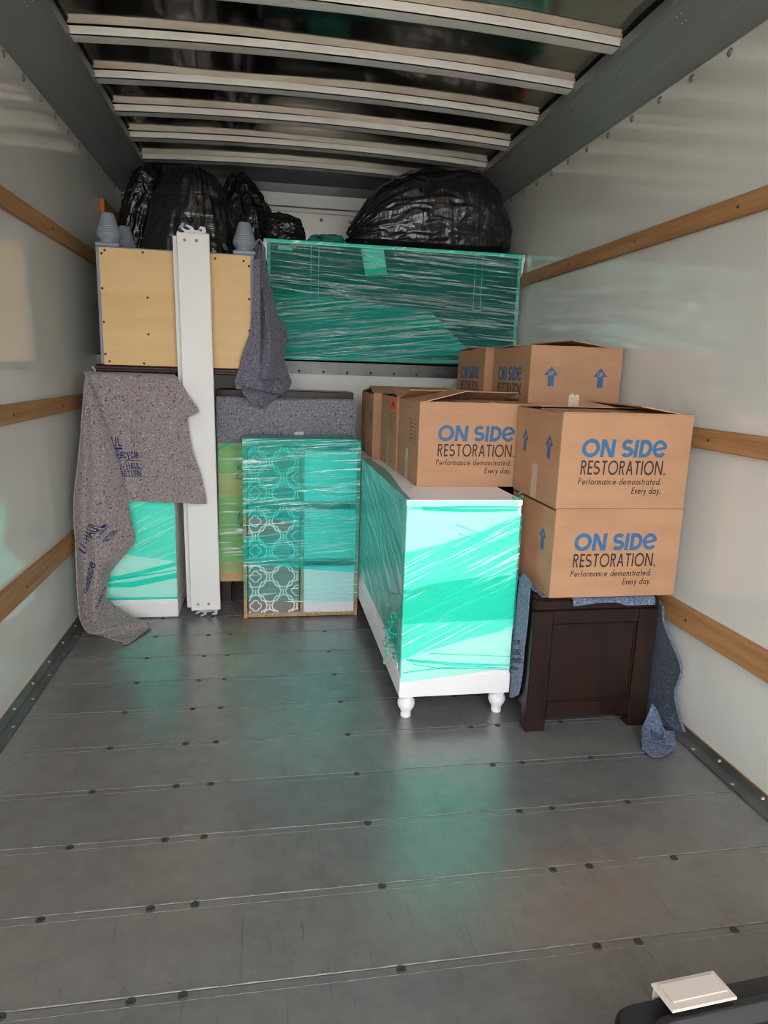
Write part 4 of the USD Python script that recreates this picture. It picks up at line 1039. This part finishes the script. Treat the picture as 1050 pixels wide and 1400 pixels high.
def trellis(w, h):
    out = []
    px_, pz_ = .135, .150
    for i in range(-1, 4):
        for j in range(-1, 4):
            cx, cz = i * px_ + (px_ / 2 if j % 2 else 0) + .035, j * pz_ / 2 + .04
            q = unary_union([Polygon(arc(cx + dx, cz + dz, .029, .029, 0, 360, 28)) for dx, dz in ((.026, 0), (-.026, 0), (0, .026), (0, -.026))] + [sbox(cx - .03, cz - .03, cx + .03, cz + .03)])
            out += [q.boundary.buffer(.0030)]
            if (i + j) % 2 == 0: out.append(affinity.scale(q, .5, .5, origin=(cx, cz)).boundary.buffer(.0026))
            out += [sbox(cx - .0028, cz + .055, cx + .0028, cz + pz_ / 2 + .01).buffer(.0004)]
    return unary_union(out).intersection(sbox(.003, .003, w - .003, h - .003))


for k, (a, b) in enumerate(rowz):
    lab = ('lowest patterned grey fabric bin in the cube shelf, least covered by film', 'middle patterned grey fabric bin in the cube shelf', 'top patterned grey fabric bin in the cube shelf, behind teal film')[k]
    sb = thing('storage_bin', lab, 'bin', (.925, 3.38, a), group='patterned bins in the cube shelf')
    x0, x1, z0, z1 = SX0 + tb + .006, DVX - .0135, a + .0005, b - .012
    obj('body', bx(x0, x1, SYF + .008, SYB - .02, z0, z1, .003), 'bin_fabric_look', sb)
    obj('trellis_print', prism(trellis(x1 - x0, z1 - z0), (x0, SYF + .0079, z0), (1, 0, 0), (0, 0, 1), .0006), 'bin_print_look', sb, label='white trellis pattern')


def sfilm(pts, m, k, t=.0005, name='film_layer'):
    obj(name, film(Polygon(pts), (0, SYF - .0022 - .0014 * k, 0), (1, 0, 0), (0, 0, 1)), m, sh)


sfilm([(SX0, .10), (1.05, .075), (SX1, .075), (SX1, .89), (SX0, .89)], 'film_shelf_low_look', 0)
sfilm([(SX0, .285), (.95, .265), (1.06, .25), (SX1, .225), (SX1, .89), (SX0, .89), (SX0, .525), (.93, .50), (1.045, .455), (.93, .40), (SX0, .405)], 'film_shelf_look', 1)
sfilm([(1.06, .30), (SX1, .27), (SX1, .56), (1.2, .53), (1.06, .49)], 'film_shelf_low_look', 2)
sfilm([(SX0, .60), (1.0, .66), (SX1, .60), (SX1, .885), (SX0, .885)], 'film_shelf_low_look', 2)
for pts in ([(SX0, .398), (.95, .425), (1.04, .455), (1.04, .462), (.95, .436), (SX0, .408)], [(SX0, .285), (1.06, .262), (1.06, .268), (SX0, .293)], [(1.0, .66), (SX1, .60), (SX1, .606), (1.0, .667)]):
    sfilm(pts, 'film_fold_look', 3, .0015, 'film_fold')
P = spl([[(SX0 - .004, y, SZ + .004), (SX0 + .08, y, SZ + q), (SX0 + .2, y, SZ + q * .8), (SX0 + .30, y, SZ + q * .9), (SX0 + .42, y, SZ + q * 1.15), (SX1 - .03, y, SZ + q), (SX1 + .002, y, SZ + .004)] for y, q in ((SYF - .003, .003), (SYF + .02, .010), (SYF + .08, .013), (SYF + .16, .014), (SYF + .22, .012))], 40, 90)
P[..., 2] += .004 * (meshkit.fbm(P * np.array((18, 40, 1)), 3, 5) - .4)
obj('film_bunched_top', sheet(P, .0010), 'film_fold_look', sh, smooth=True)

# ------------------------------------------------------------------ wrapped dresser on the attic shelf
ad = thing('attic_dresser', 'wide dark grey dresser wrapped in green film, back facing out, on the attic shelf', 'dresser', (1.605, 4.1, 1.26))
AX0, AX1, AY, AZ0, AZ1 = .897, 2.312, 3.885, 1.2625, 1.878
obj('body', bx(AX0 + .016, AX1 - .016, AY + .012, AY + .44, AZ0 + .002, AZ1 - .012, .003), 'attic_dresser_look', ad)
obj('side_edge', bx(AX0, AX0 + .016, AY, AY + .44, AZ0, AZ1 - .0125, .002), 'white_cornice_look', ad)
obj('side_edge', bx(AX1 - .016, AX1, AY, AY + .44, AZ0, AZ1 - .0125, .002), 'white_cornice_look', ad)
obj('top', bx(AX0 - .02, AX1 + .02, AY - .004, AY + .45, AZ1 - .012, AZ1 + .006, .003), 'white_cornice_look', ad)
prof = Polygon([(0, 0), (.024, 0), (.020, -.018), (.014, -.032), (.012, -.075), (.002, -.10), (0, -.10)])
for s_, xx in ((-1, AX0), (1, AX1)):
    m = trimesh.creation.extrude_polygon(prof, .44, engine='earcut')
    T = np.eye(4); T[:3, 0] = (s_, 0, 0); T[:3, 1] = (0, 0, 1); T[:3, 2] = (0, 1, 0); T[:3, 3] = (xx, AY, AZ1 - .012)
    m.apply_transform(T); m.fix_normals()
    obj('cornice', m, 'white_cornice_look', ad)
obj('back_panel', bx(AX0 + .018, AX1 - .018, AY + .004, AY + .013, AZ0 + .01, AZ1 - .014), 'attic_dresser_look', ad)
for xa, z0 in ((1.128, 1.564), (2.045, 1.57)):
    obj('runner_outline', prism(sbox(xa, z0, xa + .042, 1.864).boundary.buffer(.0016), (0, AY + .004, 0), (1, 0, 0), (0, 0, 1), .0012), 'outline_look', ad)
obj('paper_sheet', prism(Polygon([(1.397, 1.864), (1.522, 1.864), (1.547, 1.734), (1.426, 1.724)]), (0, AY + .0035, 0), (1, 0, 0), (0, 0, 1), .0006), 'paper_look', ad, label='white paper sheet under the film')
obj('label_sticker', prism(sbox(.952, 1.832, 1.029, 1.857), (0, AY + .0035, 0), (1, 0, 0), (0, 0, 1), .0006), 'paper_look', ad)


def afilm(pts, m, k, t=.0005, name='film_layer'):
    obj(name, film(Polygon(pts), (0, AY - .003 - .0015 * k, 0), (1, 0, 0), (0, 0, 1)), m, ad)


afilm([(AX0 - .002, AZ0 + .01), (1.9, AZ0 + .03), (AX1 + .002, 1.34), (AX1 + .002, AZ1 - .004), (AX0 - .002, AZ1 - .004)], 'film_attic_look', 0)
afilm([(AX0 - .002, AZ0 + .004), (1.5, AZ0 + .02), (2.05, 1.33), (1.8, 1.55), (1.3, 1.60), (AX0 - .002, 1.64)], 'film_attic_low_look', 1)
afilm([(AX0 - .002, 1.60), (1.4, 1.64), (1.9, 1.70), (AX1, 1.80), (AX1, 1.86), (1.6, 1.78), (AX0 - .002, 1.70)], 'film_attic_look', 1)
afilm([(AX0 - .002, AZ0), (2.0, AZ0 + .012), (2.0, AZ0 + .03), (AX0 - .002, AZ0 + .016)], 'film_fold_look', 2, .0015, 'film_fold')
xs_ = np.linspace(AX0 - .01, AX1 + .01, 16)
P = spl([[(x, AY - .006, AZ1 - .008) for x in xs_], [(x, AY - .006, AZ1 + .007) for x in xs_], [(x, AY + .10, AZ1 + .0075 + .004 * math.sin(9 * x) ** 2) for x in xs_], [(x, AY + .30, AZ1 + .0075) for x in xs_]], 20, 80)
obj('film_edge', sheet(P, .0008), 'film_mid_look', ad, smooth=True)

# ------------------------------------------------------------------ black rubbish bags
def bag_mesh(c, rad, seed, axis=(0, 0, 1), crease=.07, lump=.16, floor=None, sub=6, power=2.4, fan=16, prof=None):
    m = trimesh.creation.icosphere(subdivisions=sub)
    d = m.vertices / np.linalg.norm(m.vertices, axis=1, keepdims=True)
    a = np.array(axis, float); a /= np.linalg.norm(a)
    e1 = np.cross(a, (0.31, .77, .2)); e1 /= np.linalg.norm(e1); e2 = np.cross(a, e1)
    h = d @ a
    ph = np.arctan2(d @ e2, d @ e1)
    p = np.abs(d) ** power
    r = 1.0 / (p.sum(1) ** (1 / power))
    r *= 1 + lump * (meshkit.fbm(d * 1.6 + seed * 3.1, 3, seed) - .5) * 2
    rp = np.stack([np.cos(ph) * fan / 3, np.sin(ph) * fan / 3, h * 1.2 + seed], 1)
    ridge = 1 - np.abs(meshkit.noise(rp, seed + 5) - .5) * 4
    rp2 = np.stack([np.cos(ph) * fan / 1.3, np.sin(ph) * fan / 1.3, h * 2.0 + seed * 2], 1)
    ridge2 = 1 - np.abs(meshkit.noise(rp2, seed + 8) - .5) * 4
    q = d * 3.2 + meshkit.noise(d * 4 + 9, seed + 2)[:, None] * .7
    cr = 1 - np.abs(meshkit.noise(q * 2.2, seed + 11) - .5) * 4
    wgt = .25 + .75 * np.clip(h, 0, 1)
    r *= 1 + crease * (.55 * ridge * wgt + .30 * ridge2 * wgt + .45 * cr * .6)
    v = d * r[:, None] * np.array(rad) + np.array(c)
    if prof is not None:
        sc = np.interp(d[:, 0] * r, [q[0] for q in prof], [q[1] for q in prof])
        v[:, 2] = c[2] - rad[2] + (v[:, 2] - c[2] + rad[2]) * sc
    if floor is not None:
        z = v[:, 2]; v[:, 2] = np.where(z < floor + .05, floor + .05 * np.exp(np.minimum((z - floor - .05) / .05, 0)), z)
    return trimesh.Trimesh(v, m.faces, process=False)


def bag(label, c, rad, seed, look='bag_look', knot=None, name='rubbish_bag', **k):
    t = thing(name, label, 'bag', (c[0], c[1], k.get('floor') or c[2] - rad[2]), group='black rubbish bags')
    obj('body', bag_mesh(c, rad, seed, **k), look, t, smooth=True)
    if knot is not None:
        pts = [np.array(knot[0]) + (np.array(knot[1]) - knot[0]) * s for s in np.linspace(0, 1, 6)]
        net = [[p_ + (.012 + .05 * abs(s - .35)) * np.array((math.cos(a), .6 * math.sin(a), math.sin(a))) * (1 + .35 * math.sin(3 * a + 5 * s)) for a in np.linspace(0, 2 * PI, 13)] for p_, s in zip(pts, np.linspace(0, 1, 6))]
        obj('gathered_neck', sheet(spl(net, 24, 40), .002), 'bag_crinkled_look', t, smooth=True)
    return t


bag('big taut black rubbish bag at the right, on the wrapped attic dresser', (1.83, 4.13, 2.09), (.475, .25, .275), 3, 'bag_stretched_look', axis=(-.95, -.25, -.1), crease=.05, lump=.08, floor=1.888, fan=12, power=2.5, prof=((-1.2, .45), (-.95, .58), (-.7, .80), (-.3, .93), (.1, .98), (.5, 1.0), (.75, .93), (1.0, .62), (1.2, .5)))
bag('crinkled black rubbish bag in the left corner against the left wall', (.215, 4.62, 1.87), (.20, .165, .46), 8, 'bag_crinkled_look', axis=(.3, -.5, .8), crease=.14, lump=.16, floor=1.262, fan=20)
bag('large black rubbish bag behind the white bed rails', (.485, 4.15, 1.765), (.245, .165, .47), 12, 'bag_look', axis=(.15, -.2, 1), crease=.075, lump=.10, floor=1.262, fan=10)
bag('shiny creased black rubbish bag right of the bed rails, behind the turned foot', (.735, 4.60, 1.80), (.225, .165, .53), 21, 'bag_look', axis=(-.1, -.3, 1), crease=.07, lump=.12, floor=1.262, fan=9, power=2.0)
bag('low black rubbish bag tapering toward the attic dresser top, right of the left bags', (.985, 4.20, 1.975), (.125, .11, .10), 27, 'bag_crinkled_look', axis=(-1, 0, .5), crease=.13, lump=.2, floor=1.893, sub=5, fan=16)
wbg = bag('small black bag under a veil of green film, behind the top of the attic dresser', (1.225, 4.19, 1.915), (.085, .10, .052), 33, 'bag_crinkled_look', axis=(0, 0, 1), crease=.12, lump=.2, floor=1.890, sub=5, fan=18)
obj('film_veil', bag_mesh((1.225, 4.19, 1.917), (.105, .115, .055), 35, crease=.2, lump=.25, floor=1.889, sub=5, fan=24), 'film_fold_look', wbg, smooth=True)

# ------------------------------------------------------------------ black plastic tote in the near right corner
to = thing('plastic_tote', 'black plastic tote with a beige latch, cut off in the near right corner', 'tote', (1.72, .55, 0), 4.0)
rr = lambda x0, x1, y0, y1, r: sbox(x0 + r, y0 + r, x1 - r, y1 - r).buffer(r)
ext = lambda poly, z0, z1: prism(poly, (0, 0, z0), (1, 0, 0), (0, 1, 0), z1 - z0)
TX0, TX1, TY0, TY1 = -.312, .33, -.22, .272
obj('body', cat(ext(rr(TX0 + .03, TX1 - .03, TY0 + .03, TY1 - .03, .05), 0, .246)), 'black_plastic_look', to, local=True)
ld = obj('lid', cat(ext(rr(TX0, TX1, TY0, TY1, .045), .2465, .265), ext(rr(TX0 + .006, TX1 - .006, TY0 + .006, TY1 - .006, .04), .265, .274)), 'black_plastic_look', to, local=True)
def soft_ring(x0, x1, y0, y1, r, wd, z0, z1):
    a = rr(x0, x1, y0, y1, r)
    lay = [ext(a.buffer(-q).difference(a.buffer(-wd + q)), z0 + (z1 - z0) * s, z0 + (z1 - z0) * s2) for q, s, s2 in ((0, 0, .5), (.003, .5, .8), (.007, .8, 1))]
    return cat(*lay)
obj('rib', soft_ring(TX0 + .09, TX1 - .09, TY0 + .09, TY1 - .105, .03, .018, .274, .280), 'black_plastic_look', ld, local=True)
def loop_pts(x0, x1, y0, y1, r, z, n=8):
    o = []
    for cx, cy, a0 in ((x1 - r, y1 - r, 0), (x0 + r, y1 - r, 90), (x0 + r, y0 + r, 180), (x1 - r, y0 + r, 270)):
        o += [(cx + r * math.cos(math.radians(a0 + 90 * k / n)), cy + r * math.sin(math.radians(a0 + 90 * k / n)), z) for k in range(n + 1)]
    return np.array(o)


def sloped(rings):
    n = len(rings[0]); V = np.vstack(rings); F = []
    for k in range(len(rings) - 1):
        i = np.arange(n); j = (i + 1) % n
        F.append(np.stack([i + k * n, j + k * n, j + (k + 1) * n, i + (k + 1) * n], 1))
    return (V, np.vstack(F))


q_ = lambda i, r, z: loop_pts(TX0 + i, TX1 - i, TY0 + i, TY1 - .012 - i, r, z)
obj('bevelled_rim', sloped([q_(.030, .04, .2735), q_(.034, .04, .2905), q_(.044, .034, .2920), q_(.047, .032, .2905), q_(.060, .026, .2750), q_(.063, .024, .2735)]), 'black_plastic_look', ld, local=True, smooth=50)
lt = obj('latch', cat(rot(bx(-.232, -.118, TY1 - .052, TY1 + .002, .293, .298, .0018), [1, 0, 0], -4, (0, TY1, .29)), rot(bx(-.222, -.126, TY1 - .040, TY1 - .006, .2982, .3005, .001), [1, 0, 0], -4, (0, TY1, .29)), bx(-.225, -.126, TY1 + .0005, TY1 + .005, .252, .295, .002)), 'beige_latch_look', to, local=True, label='beige plastic latch')
